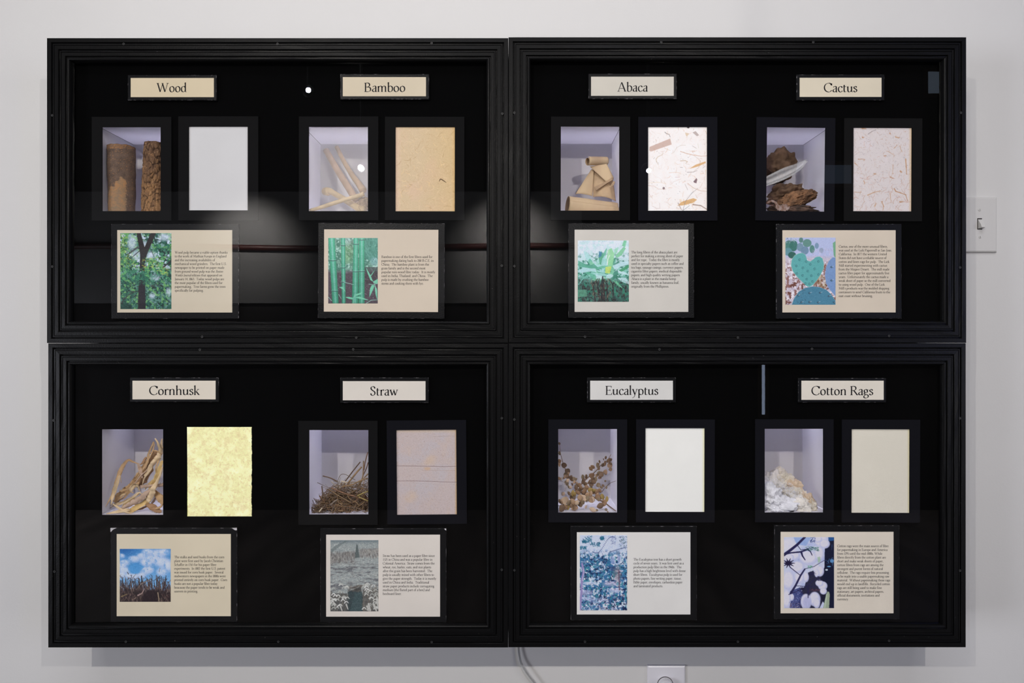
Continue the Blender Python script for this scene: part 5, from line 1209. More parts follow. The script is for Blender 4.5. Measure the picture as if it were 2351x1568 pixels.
def d2(an, z, R):
    p = Vector((math.cos(an)*R, math.sin(an)*R, z*.5))*135
    p += Vector((mnoise.noise(p*.6), mnoise.noise(p*.6+Vector((9, 0, 0))), 0))*.6
    v = vor(p) + .12*mnoise.noise(p*2.7); k = max(0, min(1, v/.16)); h2 = mnoise.noise(Vector((p.x*3, p.y*3, p.z*1.2))); return -0.0016*(1-k) + .0013*h2, (1-k)*(.55+.45*mnoise.noise(p*.7))+.25*max(0, -h2)
def c2(px, py, an, z, cr):
    p = Vector((px*.09, an, py*.09)); n = mnoise.noise(p); n2 = mnoise.noise(p*4)
    base = mixc(lin((112, 86, 66)), lin((158, 120, 82)), (py-350)/140+n*.7+n2*.4)
    base = mixc(base, lin((196, 160, 120)), max(0, n2*1.6-.5))
    base = mixc(base, lin((88, 62, 44)), max(0, mnoise.noise(p*11))*.9)
    return mixc(base, lin((36, 24, 18)), cr*1.25)
log([(0, 354, 27), (.4, 355, 26.5), (.9, 355.5, 23.5), (1, 355, 21.5, 329)], BOX['wood'][2]+.0003, .0560, c2, d2, 'rough cracked brown bark log, right in the Wood box', 'logs in the Wood box')

# bamboo
Mb = [mat('bamboo_straw_%d' % i, c, 0.45, 0.4, var=.12, vscale=60, bump=.1) for i, c in enumerate(((.62, .46, .27), (.55, .38, .24), (.50, .34, .24), (.36, .24, .16)))]
def bz(x, y): return 670+x/Z1, 250+y/Z1
def stick(pts, m, label, nodes=()):
    P = []
    for (x, y, d, r) in pts:
        px, py = bz(x, y); P.append((px, py, d, r/Z1))
    o = tube('bamboo_stick', P, m, None, seg=16, n=10, rough=.05, seed=len(label))
    return tag(o, label, 'bamboo stick', 'bamboo sticks in the Bamboo box')
stick([(450, 545, .132, 44), (560, 740, .118, 46), (690, 950, .10, 47), (815, 1150, .085, 50), (850, 1210, .08, 46)], Mb[2], 'thick pinkish bamboo stick leaning at the back of the Bamboo box')
stick([(590, 500, .138, 30), (690, 700, .125, 32), (800, 880, .11, 38), (890, 1000, .10, 46), (940, 1080, .09, 52)], Mb[1], 'slim leaning bamboo stick right of the thick back one')
stick([(425, 1085, .105, 52), (470, 1088, .101, 60), (505, 1085, .098, 46), (560, 1115, .092, 40), (680, 1185, .080, 42), (800, 1260, .068, 46), (900, 1320, .060, 52), (960, 1335, .056, 56)], Mb[0], 'bamboo stick with a thick brown knot at its left end')
stick([(232, 1338, .034, 18), (330, 1312, .036, 24), (500, 1258, .042, 28), (700, 1195, .048, 28), (860, 1150, .053, 30), (950, 1118, .056, 34)], Mb[0], 'thin pale bamboo rod lying across the front of the Bamboo box')
root = lump('bamboo_root', *bz(965, 1255), .066, 15, 15, .012, mat('bamboo_root_rings', (.50, .36, .25), .6, .3, var2=(.24, .15, .10), vscale=170), sub=5, amp=.25, fine=.16, ffreq=8, seed=4, ridge=True, box=clampbox('bamboo'))
tag(root, 'knobbly ringed bamboo root in the lower right of the Bamboo box', 'bamboo root')
for pts in ([(1000, 1170), (920, 1190), (850, 1230), (760, 1260)], [(1000, 1240), (930, 1235), (880, 1290), (900, 1330)], [(1000, 1190), (960, 1160), (935, 1100)], [(1000, 1300), (950, 1280), (900, 1245)]):
    P = [(*bz(x, y), .05, .55) for x, y in pts]
    tube('rootlet', P, Mb[3], root, seg=6)
# clouded cover sheets inside two of the windows
def film(kd, label):
    o = OPEN[kd]; x0, x1, z0, z1 = bounds((o[0]-1.5, o[1]-1.5, o[2]+1.5, o[3]+1.5), .0240)
    b = MB(); b.box(x0, x1, .0241, .0245, z0, z1)
    tag(b.build('cover_film', M['film']), label, 'film')
film('bamboo', 'clear hazy cover film over the Bamboo specimen box')

# abaca
Ma = mat('abaca_sheath', (.66, .50, .31), .6, .3, var2=(.58, .42, .27), vscale=40, bump=.25, bscale=120, stretch=(1, 1, .12), sss=.0)
Ma2 = mat('abaca_inner_face', (.42, .29, .18), .65, .25, var=.15, vscale=40)
def az(x, y): return 1250+x/Z1, 250+y/Z1
def spiral(name, p0, p1, r0, r1, turns, start, m, parent=None, grow=.35, label=None, th=.0004, n=40, seg=16):
    A = W(*p0); B = W(*p1); ax = (B-A).normalized(); u = Vector((0, -1, 0)); u = (u-ax*u.dot(ax)).normalized(); v = ax.cross(u)
    b = MB(); N_ = int(n*turns)
    for j in range(seg+1):
        t = j/seg; c = A+(B-A)*t; r = (r0+(r1-r0)*t)*.0008
        for i in range(N_+1):
            a = start + 2*math.pi*turns*i/N_; rr = r*(1-grow*i/N_) * (1+.03*mnoise.noise(Vector((a, t*4, 1))))
            d_ = u*math.cos(a)+v*math.sin(a)
            b.v.append(c + d_*rr); b.v.append(c + d_*(rr-th))
    w = (N_+1)*2
    for j in range(seg):
        for i in range(N_):
            k = j*w+i*2
            b.f += [(k, k+2, k+w+2, k+w), (k+1, k+w+1, k+w+3, k+3)]; b.m += [0, 1]
        k = j*w; b.f += [(k, k+w, k+w+1, k+1)]; b.m += [0]; k = j*w+N_*2; b.f += [(k, k+1, k+w+1, k+w)]; b.m += [0]
    for j in (0, seg):
        for i in range(N_):
            k = j*w+i*2; f = (k, k+1, k+3, k+2); b.f.append(f if j == 0 else tuple(reversed(f))); b.m.append(0)
    o = b.build(name, [m, Ma2], parent, True); return o
roll = spiral('abaca_roll', (*az(305, 1262), .054), (*az(962, 1342), .072), 25, 23, 1.35, -.2, Ma, grow=.3)
tag(roll, 'tan rolled abaca sheath lying along the bottom of the Abaca box', 'plant sheath')
def sheet4(name, c, bulge, m, parent=None, n=12, th=.0005, wav=0.0008, seed=1):
    Pt = [W(*q) for q in c]; nrm = (Pt[1]-Pt[0]).cross(Pt[3]-Pt[0]).normalized()
    if nrm.y > 0: nrm = -nrm
    b = MB()
    for s_ in (0, 1):
        for j in range(n+1):
            for i in range(n+1):
                u, v = i/n, j/n
                p = (Pt[0]*(1-u)+Pt[1]*u)*(1-v)+(Pt[3]*(1-u)+Pt[2]*u)*v
                p = p + nrm*(bulge*4*u*(1-u)*(.4+.6*v) + wav*mnoise.noise(p*90+Vector((seed, 0, 0))) - s_*th)
                b.v.append(p)
    k = (n+1)*(n+1)
    for j in range(n):
        for i in range(n):
            q = j*(n+1)+i; b.f.append((q, q+n+1, q+n+2, q+1)); b.m.append(0); b.f.append((k+q, k+q+1, k+q+n+2, k+q+n+1)); b.m.append(1)
    rim = [i for i in range(n+1)] + [j*(n+1)+n for j in range(1, n+1)] + [n*(n+1)+i for i in range(n-1, -1, -1)] + [j*(n+1) for j in range(n-1, 0, -1)]
    for i in range(len(rim)):
        a_, c_ = rim[i], rim[(i+1) % len(rim)]; b.f.append((a_, c_, k+c_, k+a_)); b.m.append(0)
    return b.build(name, [m, Ma2], parent, True)
cs = empty('curled_abaca_sheath', W(*az(680, 1150), .09), 'tall twisted tan abaca sheath with a curled loop at the top', 'plant sheath')
spiral('curled_loop', (*az(568, 690), .066), (*az(815, 688), .090), 11.5, 10.5, 1.5, -1.2, Ma, cs, grow=.42)
sheet4('front_band', [(*az(600, 760), .076), (*az(818, 722), .074), (*az(912, 905), .068), (*az(815, 962), .066)], .002, Ma, cs, seed=2)
sheet4('left_flap', [(*az(612, 800), .084), (*az(650, 805), .080), (*az(632, 1150), .076), (*az(405, 1120), .080)], .004, Ma, cs, seed=3)
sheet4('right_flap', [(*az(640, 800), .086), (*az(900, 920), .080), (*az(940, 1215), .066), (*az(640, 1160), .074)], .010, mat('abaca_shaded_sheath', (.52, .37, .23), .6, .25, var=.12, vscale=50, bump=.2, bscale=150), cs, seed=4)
sheet4('inner_fold', [(*az(650, 1035), .064), (*az(905, 905), .066), (*az(912, 925), .064), (*az(680, 1075), .062)], .001, Ma2, cs, seed=5)
tube('edge_roll', [(*az(880, 1010), .066, 1.6), (*az(915, 960), .064, 2.2), (*az(905, 1000), .063, 1.2), (*az(850, 1030), .064, .6)], Ma, cs)

# cactus
def cz(x, y): return 1720+x/Z1, 250+y/Z1
Mc = mat('dry_cactus_core', (.085, .052, .034), .9, .1, var2=(.20, .125, .08), vscale=60, bump=.8, bscale=150, detail=8)
Mc2 = mat('orange_cactus_rind', (.30, .16, .085), .85, .1, var2=(.12, .07, .045), vscale=85, bump=.9, bscale=170, detail=8)
Mc3 = mat('dark_cactus_skin', (.045, .035, .030), .85, .15, var2=(.16, .10, .075), vscale=70, bump=.8, bscale=120, detail=8)
tag(lump('cactus_chunk', *cz(395, 760), .105, 34, 37, .032, Mc, sub=5, amp=.34, freq=1.5, fine=.07, ffreq=7, seed=3, rot=.5, box=clampbox('cactus')), 'tall dark brown dried cactus chunk at the left back of its box', 'cactus chunk', 'dried cactus chunks')
tag(lump('cactus_chunk', *cz(470, 1140), .090, 40, 26, .034, Mc, sub=5, amp=.36, freq=1.7, fine=.09, ffreq=7, seed=8, rot=-.25, box=clampbox('cactus')), 'middle brown cactus chunk between the tall one and orange slab', 'cactus chunk', 'dried cactus chunks')
tag(lump('cactus_chunk', *cz(610, 1200), .058, 43, 17, .024, Mc2, sub=6, amp=.30, freq=1.6, fine=.12, ffreq=5, seed=5, rot=-.33, ridge=True, box=clampbox('cactus')), 'orange-brown flaky cactus slab in front, lower right', 'cactus chunk', 'dried cactus chunks')
tag(lump('cactus_chunk', *cz(560, 1330), .056, 56, 11, .022, Mc3, sub=5, amp=.30, freq=1.6, fine=.15, ffreq=6, seed=6, rot=.05, box=clampbox('cactus')), 'blackish cactus base piece beneath the orange slab', 'cactus chunk', 'dried cactus chunks')
crust = ribbon('pale_crust', [(*cz(225, 1245), .036, 1.5, 0), (*cz(290, 1215), .035, 2.6, .3), (*cz(345, 1235), .034, 3.4, .5), (*cz(385, 1300), .033, 6, .2), (*cz(430, 1310), .033, 8, .4), (*cz(500, 1295), .034, 6.5, .2), (*cz(535, 1285), .036, 2, 0)],
       mat('pale_cactus_crust', (.20, .11, .075), .9, .1, var2=(.38, .30, .28), vscale=150, bump=.8, bscale=200), None, th=.0012, seed=5, ragged=.5)
tag(crust, 'pale pinkish curled cactus crust at the lower left of the box', 'cactus crust')
# glossy bent strip standing in for a lamp reflection in the Cactus box
fs = ribbon('reflection_streak', [(*cz(120, 1000), .034, 9, .0), (*cz(300, 930), .033, 12, .1), (*cz(480, 850), .032, 13, .15), (*cz(640, 770), .033, 9, .2), (*cz(760, 680), .036, 3, .3)],
       glassmat('streak_film', 0.5, 0.24, 0.6), None, n=10, th=.0001, curl=.8, seed=1, wob=0.0)
tag(fs, 'milky bent strip of clear film crossing the cactus chunks diagonally', 'film')  # strip stands in for a lamp reflection

# cornhusk
def hz(x, y): return 200+x/Z1, 960+y/Z1
HC = {'pale': (.66, .50, .31), 'tan': (.52, .34, .18), 'brown': (.36, .21, .11), 'pink': (.50, .36, .27), 'yellow': (.64, .45, .19)}
for k_ in list(HC):
    M['husk_'+k_] = mat('corn_husk_'+k_, HC[k_], .6, .25, var=.16, vscale=55, bump=.35, bscale=220)
HUSK = [
 ('tan', [(240,1172,.038),(300,1060,.046),(345,960,.055),(400,800,.066),(460,650,.078),(540,548,.088),(610,575,.09),(672,602,.09)], (2, 12, 18, 24, 26, 20, 14, 8), 'long husk strip arching up the left side'),
 ('pale', [(318,1140,.040),(350,1000,.046),(395,860,.05),(430,760,.054),(450,850,.056)], (10, 26, 24, 10, 4), 'pale pointed husk blade inside the left arch'),
 ('brown', [(905,420,.085),(850,560,.082),(800,680,.08),(740,800,.08),(640,900,.078)], (20, 60, 66, 60, 30), 'broad brown husk in the shadowed middle'),
 ('tan', [(880,310,.075),(820,450,.072),(795,560,.07),(720,700,.068),(600,880,.064),(430,1020,.06),(362,1110,.056)], (12, 14, 22, 40, 44, 46, 24), 'wide tan husk running from top right to lower left'),
 ('pale', [(985,270,.068),(960,420,.066),(930,520,.064),(860,600,.063),(800,690,.063),(750,760,.063)], (14, 34, 40, 30, 24, 10), 'bright husk hanging from the top right corner'),
 ('yellow', [(995,560,.060),(960,650,.058),(910,790,.056),(855,900,.054),(835,1000,.052),(790,1090,.050),(640,1180,.048),(545,1240,.046)], (24, 30, 34, 38, 40, 36, 38, 26), 'long yellow husk curving to the bottom'),
 ('pale', [(335,1128,.040),(410,1180,.039),(500,1232,.038),(600,1262,.038)], (6, 16, 14, 4), 'thin pale husk sliver along the bottom left'),
 ('pale', [(612,985,.048),(575,950,.045),(620,880,.043),(670,900,.043),(700,960,.045)], (6, 24, 30, 26, 8), 'small white knotted husk end in the centre'),
 ('pink', [(690,905,.052),(800,893,.052),(900,890,.054),(1010,880,.056)], (22, 24, 20, 26), 'short pinkish husk going right from the knot'),
 ('pale', [(375,1140,.044),(480,1105,.043),(600,1040,.042),(680,980,.042),(720,1000,.043)], (18, 20, 18, 10, 4), 'pale husk crossing the lower left'),
 ('pink', [(440,1200,.042),(560,1135,.042),(680,1070,.043),(770,990,.046),(850,930,.05)], (16, 36, 40, 34, 16), 'greyish pink husk below the knot'),
 ('tan', [(860,930,.058),(930,1000,.054),(975,1070,.05),(1000,1130,.048)], (26, 44, 46, 26), 'folded tan husk at the right edge'),
 ('brown', [(770,1130,.050),(850,1170,.048),(920,1210,.046),(975,1245,.044)], (26, 42, 38, 22), 'brown rolled husk butt in the lower right corner'),
 ('pink', [(672,590,.070),(690,650,.066),(715,730,.064),(730,790,.064)], (10, 24, 20, 8), 'short pink husk curl above the centre'),
 ('brown', [(785,515,.072),(760,540,.070),(735,585,.068),(700,610,.068)], (14, 16, 18, 8), 'tiny brown curled husk tip'),
 ('tan', [(430,940,.050),(455,960,.049),(560,915,.048),(690,840,.05)], (6, 8, 9, 6), 'stringy husk thread left of the knot'),
 ('pale', [(995,640,.050),(945,780,.048),(880,900,.047),(850,1000,.046),(800,1100,.045)], (10, 18, 34, 40, 30), 'crinkled pale husk on the right'),
 ('pale', [(895,265,.060),(930,320,.059),(950,380,.06),(985,420,.062)], (8, 16, 14, 12), 'curled pale husk tip at the top right'),
 ('tan', [(820,470,.066),(880,430,.064),(930,440,.064),(985,480,.066)], (6, 9, 9, 8), 'looped thin husk at the upper right'),
 ('pale', [(250,1262,.036),(330,1245,.036),(430,1225,.037),(560,1200,.040)], (6, 14, 24, 22), 'flat pale husk on the floor of the box'),
 ('tan', [(900,1190,.042),(960,1170,.041),(1000,1120,.042)], (10, 16, 12), 'small bent husk near the lower right edge'),
]
rh = random.Random(14)
EXTRA = [('tan', (905,330),(640,840), 'slim husk blade high on the right'), ('pale', (960,500),(700,900), 'slim pale blade beside the broad brown husk'), ('brown', (985,560),(880,860), 'slim brown blade near the right edge'), ('pink', (860,620),(520,960), 'slim pink blade through the middle'),
 ('tan', (730,820),(400,1100), 'slim tan blade above the crossing husk'), ('pale', (980,860),(700,1120), 'slim pale blade under the short pink husk'), ('yellow', (700,1000),(430,1180), 'slim yellow blade at the lower left'), ('brown', (900,1090),(620,1230), 'slim brown blade near the rolled butt'),
 ('tan', (985,420),(900,760), 'narrow tan blade hanging at the top right'), ('pale', (620,900),(330,1150), 'narrow pale blade reaching the left corner'), ('yellow', (960,700),(760,960), 'narrow yellow blade right of the knot'), ('pink', (990,1010),(830,1110), 'narrow pink blade at the lower right'), ('brown', (760,700),(600,930), 'narrow brown blade left of the broad husk'), ('tan', (560,1060),(300,1200), 'narrow tan blade low on the left')]
for c_, (xa, ya), (xb_, yb_), lab in EXTRA:
    q = []
    for k in range(5):
        t = k/4; q.append((xa+(xb_-xa)*t+rh.uniform(-22, 22), ya+(yb_-ya)*t+rh.uniform(-18, 18), .050+.016*rh.random()+.012*(1-t)))
    w_ = rh.uniform(7, 16); HUSK.append((c_, q, (w_*.5, w_, w_*1.2, w_, w_*.3), lab))
for i, (c_, pts, ws, lab) in enumerate(HUSK):
    P = [(*hz(x, y), d_, w/Z1, .35*math.sin(j*1.3+i)) for j, ((x, y, d_), w) in enumerate(zip(pts, ws))]
    tag(ribbon('corn_husk_strip', P, M['husk_'+c_], None, n=8, th=.0003, curl=.6 if i % 2 else -.5, seed=i, ragged=.30, wob=.75), lab + ' of the Cornhusk box', 'corn husk', 'corn husks in the Cornhusk box')

# straw
def sz(x, y): return 670+x/Z1, 950+y/Z1
SC = {'brown': (.16, .10, .062), 'tan': (.27, .175, .09), 'pale': (.60, .50, .36), 'grey': (.20, .155, .125), 'yellow': (.33, .25, .09), 'rust': (.22, .12, .07)}
for k_ in list(SC):
    M['straw_'+k_] = mat('straw_'+k_, SC[k_], .55, .3, var=.2, vscale=90)
STRAW = [
 ('brown', [(900,635),(800,760),(705,885)], .085, 8, 'straight brown straw standing highest in the middle'),
 ('tan', [(918,700),(830,800),(740,912)], .075, 12, 'thick tan straw beside the straight brown one'),
 ('tan', [(945,620),(942,720),(930,840),(880,930)], .070, 9, 'upright tan straw near the right edge'),
 ('rust', [(1000,505),(985,560),(965,640),(950,740)], .066, 7, 'knotty dark ear stem at the top right'),
 ('brown', [(408,818),(500,842),(600,892)], .080, 8, 'brown straw poking out to the upper left'),
 ('pale', [(648,886),(735,910)], .055, 10, 'short cream-white straw in the middle'),
 ('grey', [(335,905),(480,972),(620,1020),(740,1060),(860,1090)], .050, 4, 'long thin grey straw from the far left'),
 ('rust', [(520,975),(700,1050),(860,1095),(1003,1150)], .044, 11, 'long reddish straw sloping to the right edge'),
 ('tan', [(480,992),(620,1080),(780,1172)], .042, 6, 'straight tan straw crossing the centre'),
 ('yellow', [(860,1082),(940,1045),(1006,1020)], .040, 10, 'yellow straw at the right edge'),
 ('yellow', [(880,1095),(950,1125),(1006,1150)], .041, 9, 'yellow-green straw end just below the yellow one'),
 ('grey', [(512,1200),(560,1155),(610,1125)], .038, 12, 'stubby grey straw at the lower centre'),
 ('rust', [(1005,640),(980,720),(930,830)], .072, 7, 'rust straw leaning left at the right edge'),
 ('tan', [(1003,790),(930,870),(870,960)], .058, 9, 'tan straw slanting in from the right edge'),
 ('grey', [(600,905),(625,830),(660,795),(710,800),(770,835),(835,872)], .078, 4, 'thin grey straw curled into a hoop'),
 ('tan', [(960,1160),(890,1205),(850,1165),(800,1160)], .038, 6, 'bent straw loop at the lower right'),
 ('tan', [(1000,850),(900,880),(800,930),(660,960)], .052, 10, 'broad tan straw lying across the heap top'),
 ('pale', [(360,1290),(400,1240)], .034, 8, 'small pale chip at the lower left'),
 ('tan', [(610,1275),(680,1280)], .033, 8, 'small pale chip at the bottom centre'),
 ('pale', [(520,890),(560,930),(600,960)], .060, 5, 'short white sliver left of the centre'),
 ('brown', [(395,950),(405,1060),(385,1150)], .070, 8, 'upright brown straw at the left of the heap'),
 ('grey', [(410,1040),(440,1080),(470,1110)], .052, 14, 'flat grey husk piece on the left'),
]
for i, (c_, pts, d_, w, lab) in enumerate(STRAW):
    P = [(*sz(x, y), d_ + .004*math.sin(j+i), w/Z1) for j, (x, y) in enumerate(pts)]
    tag(tube('straw_stalk', P, M['straw_'+c_], None, seg=7, n=6, rough=.15, seed=i), lab + ' of the Straw box', 'straw', 'stalks in the Straw box')
rnd = random.Random(5); b = MB(); keys = ['brown', 'tan', 'grey', 'brown', 'rust', 'grey', 'tan']
def heap_top(x): return 1230 - 330*max(0, min(1, (x-290)/330))**.7 + (0 if x > 400 else 20)
for i in range(620):
    x = rnd.uniform(280, 1000); top = heap_top(x); y = rnd.uniform(top+20, 1310); a = rnd.gauss(.25, .75) if rnd.random() < .6 else rnd.gauss(-.5, .5)
    l = rnd.uniform(30, 110); d_ = rnd.uniform(.034, .060) + .05*max(0, (1250-y)/350)*rnd.random(); cv = rnd.gauss(0, 26)
    pts = [(x-math.cos(a)*l, y-math.sin(a)*l), (x+math.sin(a)*cv, y-math.cos(a)*cv), (x+math.cos(a)*l, y+math.sin(a)*l)]
    pts = [(min(max(q[0], 262), 1020), min(q[1], 1312)) for q in pts]
    C_ = cat([(*sz(q[0], q[1]), d_ + .004*rnd.random()) for q in pts], 3)
    tube_mesh(b, [W(*q) for q in C_], [rnd.choice([2, 2.5, 3, 3.5, 5])/Z1*.0008]*len(C_), 5, mat=rnd.randrange(7))
xb = BOX['straw']
for v in b.v: v.z = max(v.z, xb[2]+.0003); v.x = min(max(v.x, xb[0]+.001), xb[1]-.001)
tag(b.build('straw_tangle', [M['straw_'+k_] for k_ in keys], None, True), 'tangled heap of fine brown straw filling the bottom of the Straw box', 'straw', None, 'stuff')
tag(lump('straw_chaff', *sz(720, 1240), .085, 58, 34, .034, mat('straw_chaff', (.10, .065, .038), .9, .1, var2=(.20, .13, .075), vscale=160, bump=.8, bscale=300), sub=5, amp=.25, fine=.12, ffreq=9, seed=2, box=clampbox('straw')),
    'dark brown crushed chaff under the straw tangle', 'straw', None, 'stuff')

# eucalyptus
def ez(x, y): return 1245+x/Z1, 950+y/Z1
ML = [mat('dry_leaf_%d' % i, c, .6, .3, var=.2, vscale=120) for i, c in enumerate(((.30, .18, .105), (.19, .12, .075), (.40, .26, .16), (.24, .175, .11), (.56, .41, .29), (.34, .24, .08)))]
Mtw = mat('eucalyptus_twig', (.20, .12, .075), .6, .3, var=.2)
Mtw2 = mat('pale_eucalyptus_twig', (.50, .42, .42), .6, .3, var=.2)
leafm = []
for v_ in range(3):
    b = MB(); nL, wd = 8, (.80, 1.0, .62)[v_]
    for s_ in (0, 1):
        for i in range(nL+1):
            t = i/nL; w = wd*math.sin(math.pi*min(1, t*.96+.02))**.7*.5
            for k in range(5):
                u = -1+k*.5; b.v.append(Vector((u*w, .12*u*u*w*2 - .10*math.sin(t*3)*(1 if v_ != 1 else -1) + s_*.035, t)))
    n_ = (nL+1)*5
    for i in range(nL):
        for k in range(4):
            q = i*5+k; b.f.append((q, q+1, q+6, q+5)); b.m.append(0); b.f.append((n_+q, n_+q+5, n_+q+6, n_+q+1)); b.m.append(0)
        b.f.append((i*5, i*5+5, n_+i*5+5, n_+i*5)); b.m.append(0); b.f.append((i*5+4, n_+i*5+4, n_+i*5+9, i*5+9)); b.m.append(0)
    o = b.build('leaf_pattern', ML[0], None, True); leafm.append(o.data); bpy.data.objects.remove(o)
leafv = [[None]*len(ML) for _ in range(3)]
for a_ in range(3):
    for c_ in range(len(ML)):
        me = leafm[a_].copy(); me.materials.clear(); me.materials.append(ML[c_]); leafv[a_][c_] = me
rl = random.Random(8)
def leaf(px, py, d, size, ang, ci, parent=None, vi=None, tilt=None):
    o = bpy.data.objects.new('leaf', leafv[rl.randrange(3) if vi is None else vi][ci]); sc.collection.objects.link(o)
    if parent is not None:
        o.parent = parent; o.matrix_parent_inverse = Matrix.Translation(-parent.location)
    o.location = W(px, py, d); o.scale = (size*.0008,)*3
    o.rotation_euler = (rl.uniform(-.6, .6) if tilt is None else tilt, ang, rl.uniform(-.9, .9)); return o
def branch(pts, leaves, label, w=(1.3, .6), m=None, lm=None):
    p0 = ez(*pts[-1][:2]); e = empty('eucalyptus_branch', W(*p0, pts[-1][2]), label, 'branch', 'eucalyptus branches')
    n = len(pts); tube('stem', [(*ez(x, y), d, w[0]+(w[1]-w[0])*(1-i/(n-1))) for i, (x, y, d) in enumerate(pts)], m or Mtw, e, seg=7)
    for (x, y, d, sz_, ang, ci) in leaves: leaf(*ez(x, y), d, sz_, ang, ci, e)
    if len(leaves) > 8:
        for k in range(len(leaves)):
            x, y, d, sz_, ang, ci = rl.choice(leaves); leaf(*ez(x+rl.uniform(-34, 34), y+rl.uniform(-26, 30)), d+rl.uniform(-.004, .006), sz_*rl.uniform(.65, .95), rl.uniform(-3, 3), rl.choice([0, 1, 1, 3, 2]), e)
LS = 13.5
branch([(225,385,.10),(240,520,.098),(285,680,.094),(340,800,.09),(430,900,.084),(520,960,.08)],
       [(232,410,.096,7,-.4,1),(225,545,.095,11,.2,3),(235,650,.094,12,-.3,0),(280,715,.092,14,.2,1),(320,790,.09,14,.5,1),(300,830,.088,LS,.1,3),(300,880,.086,LS,2.6,3),(390,890,.086,LS,.1,1),(360,850,.088,LS,-1.0,1),(430,900,.082,LS,-.2,3),(440,930,.08,12,1.8,1),(250,860,.086,12,-1.2,0),(470,960,.078,12,-1.2,1)], 'dark leafy eucalyptus branch leaning up the left side of its box')
branch([(905,535,.105),(850,620,.102),(770,680,.1),(700,760,.098),(600,840,.094),(500,940,.088)],
       [(830,600,.1,9,.3,1),(760,650,.1,8,-.3,1),(880,650,.1,13,.1,0),(820,690,.098,15,.5,0),(860,700,.098,LS,.9,2),(740,720,.098,15,-.2,3),(690,720,.098,15,-.9,0),(660,750,.096,LS,-.6,0),(800,760,.096,LS,1.7,2),(760,800,.096,15,2.4,0),(720,780,.096,12,1.9,3),(640,850,.094,15,.3,0),(580,860,.094,14,-.3,1),(540,870,.09,14,-.2,3),(640,880,.092,14,2.0,1),(700,900,.092,14,-.2,3),(600,930,.088,15,.1,0),(560,950,.086,14,2.2,0)], 'full eucalyptus branch rising to the upper right of its box')
branch([(985,880,.07),(900,910,.07),(830,970,.072),(780,1030,.074),(700,1060,.076)],
       [(830,900,.07,5,0,1),(820,960,.07,9,-.9,1),(800,980,.07,10,-1.2,3),(840,990,.07,9,.5,3),(770,1040,.072,12,-.4,0),(740,1050,.074,LS,-.9,0)], 'thin eucalyptus twig sticking out to the right edge', (.7, .5))
branch([(975,1285,.038),(900,1230,.042),(820,1170,.048),(740,1130,.054),(640,1080,.06),(540,1040,.066),(430,1000,.07)],
       [(850,1160,.05,14,-.2,5),(800,1130,.052,15,.2,5),(760,1120,.052,14,-.8,0),(700,1110,.054,16,1.5,2),(660,1170,.050,17,-.1,4),(620,1090,.056,15,.3,2),(560,1060,.06,16,-.3,0),(500,1060,.062,15,-1.1,0),(440,1080,.06,15,-.7,5),(400,1090,.06,16,.3,5),(600,1020,.062,14,1.0,5),(640,1010,.062,14,1.5,5),(520,1000,.066,14,-.4,0),(450,1010,.068,13,-.2,1),(700,1060,.06,14,.6,0)], 'thick-stemmed eucalyptus branch running in from the lower right corner', (2.6, 1.0))
branch([(212,1215,.036),(300,1180,.038),(420,1150,.040),(520,1120,.044),(640,1095,.05)],
       [(300,1200,.036,20,.1,4),(270,1190,.037,15,-.5,2),(300,1200,.037,15,2.9,5),(420,1200,.038,17,-.4,2),(440,1205,.038,14,.4,4),(540,1165,.038,20,-.4,4),(500,1150,.039,16,-.1,2),(350,1180,.039,13,2.4,1),(660,1170,.044,14,-.2,2)], 'pale-stemmed eucalyptus branch in front along the bottom left', (1.2, .7), Mtw2)
branch([(215,880,.062),(280,900,.06),(310,950,.058),(290,1020,.056)], [(260,860,.06,12,-1.3,4),(320,900,.058,10,.5,4),(330,950,.058,14,1.5,3),(340,960,.056,11,1.9,4),(290,1030,.056,11,-2.6,4)], 'pale little eucalyptus sprig at the left edge', (.7, .6), Mtw2)
FAL = [(260,1240,.036,15,1.4,0,'left'),(380,1250,.037,17,1.5,2,'left centre'),(560,1240,.038,12,1.3,4,'centre'),(620,1240,.036,18,1.9,4,'centre, long and pale'),(720,1230,.04,18,1.2,1,'dark, right of centre'),(700,1270,.034,7,1.6,3,'tiny, right of centre'),(820,1262,.034,7,1.5,3,'tiny, towards the right'),(850,1285,.033,6,1.6,2,'tiniest, nearest the front'),(470,1235,.042,17,-1.3,2,'between two branches'),(780,1215,.044,15,.9,0,'under the thick stem')]
for x, y, d_, s_, a_, ci, lab in FAL:
    o = leaf(*ez(x, y), d_, s_, a_, ci); o.name = 'fallen_leaf'; tag(o, 'dry brown leaf fallen on the Eucalyptus box floor, ' + lab, 'leaf', 'fallen eucalyptus leaves')

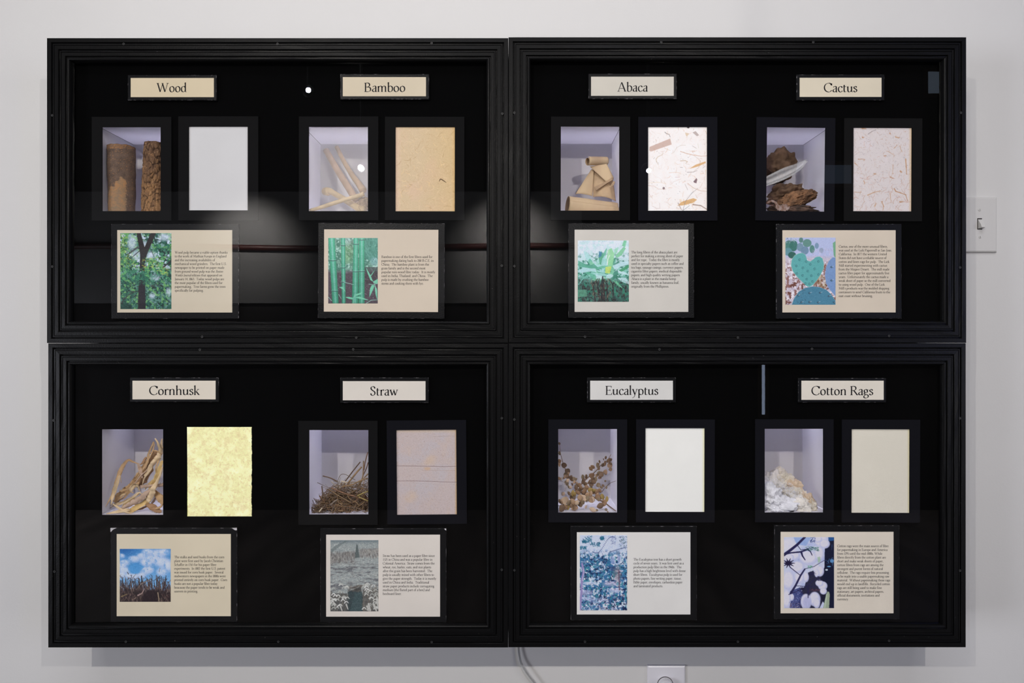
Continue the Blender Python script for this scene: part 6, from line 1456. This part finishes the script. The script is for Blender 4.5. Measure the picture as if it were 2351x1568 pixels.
# cotton
def tz(x, y): return 1720+x/Z1, 950+y/Z1
Mw = [mat('cotton_%d' % i, c, .95, .05, var=.07, vscale=60, bump=.8, bscale=240, sheen=.4) for i, c in enumerate(((.80, .80, .84), (.74, .68, .58), (.66, .52, .38), (.80, .76, .70)))]
CT = [((420, 880), .115, 30, 25, .024, 1, 'cream cotton scrap at the back of the heap'), ((300, 950), .105, 24, 28, .026, 3, 'off-white cotton scrap at the back left'), ((560, 980), .100, 20, 20, .022, 2, 'tan-tinged cotton scrap in the middle back'),
      ((560, 1090), .085, 30, 22, .026, 1, 'cream cotton wad in the middle of the heap'), ((250, 1090), .060, 26, 34, .024, 0, 'bright white cotton wad at the left edge'), ((430, 1210), .055, 38, 24, .024, 0, 'large bright white cotton wad at the front'),
      ((330, 1250), .046, 28, 12, .016, 0, 'low white cotton tuft at the front left'), ((640, 1210), .060, 28, 22, .024, 3, 'off-white cotton wad at the front right'), ((740, 1170), .072, 16, 22, .022, 2, 'peach cotton strand at the right'), ((800, 1220), .060, 12, 16, .018, 1, 'small cream tuft at the far right'), ((690, 1080), .088, 12, 14, .016, 1, 'small cream tuft on the right slope')]
for i, (c_, d_, rx, ry, rz, mi, lab) in enumerate(CT):
    tag(lump('cotton_scrap', *tz(*c_), d_, rx, ry, rz, Mw[mi], sub=6, amp=.42, freq=1.9, fine=.085, ffreq=9, seed=20+i, rot=.25, ridge=True, box=clampbox('cotton')), lab + ' in the Cotton Rags box', 'cotton', 'scraps in the Cotton Rags box')
b = MB(); rnd = random.Random(9)
for i in range(700):
    x = rnd.uniform(205, 840); top = 1290 - (420 if x < 450 else max(0, 420-(x-450)*1.0)) ; y = rnd.uniform(top-20, 1285); d_ = .036+.05*max(0, (1290-y)/420)*rnd.random()+.006
    pts = [(x, y)]
    a = rnd.uniform(0, 6.28)
    for k in range(3): a += rnd.uniform(-1.3, 1.3); pts.append((pts[-1][0]+math.cos(a)*16, min(1292, pts[-1][1]+math.sin(a)*16)))
    C_ = cat([(*tz(*q), d_) for q in pts], 3); tube_mesh(b, [W(*q) for q in C_], [.00022]*len(C_), 4)
xb = BOX['cotton']
for v in b.v: v.z = max(v.z, xb[2]+.0003); v.x = min(max(v.x, xb[0]+.001), xb[1]-.001)
tag(b.build('cotton_lint', Mw[0], None, True), 'wispy white cotton lint over the scraps in the Cotton Rags box', 'cotton', None, 'stuff')

for o in list(sc.objects):
    if o.type != 'MESH': continue
    top = o
    while top.parent: top = top.parent
    kd = None
    if top.name.startswith('corn_husk_strip'): kd = 'cornhusk'
    elif top.name.startswith(('abaca_roll', 'curled_abaca')): kd = 'abaca'
    elif o.name.startswith('stem') and top.name.startswith('eucalyptus'): kd = 'eucalyptus'
    elif top.name.startswith('straw_stalk'): kd = 'straw'
    elif top.name.startswith('bamboo_stick'): kd = 'bamboo'
    if kd:
        x0, x1, z0, z1, y0, y1 = BOX[kd]; e_ = .0006
        for v in o.data.vertices:
            v.co.x = min(max(v.co.x, x0+e_), x1-e_); v.co.z = min(max(v.co.z, z0+e_), z1-e_); v.co.y = min(max(v.co.y, y0), y1-e_)
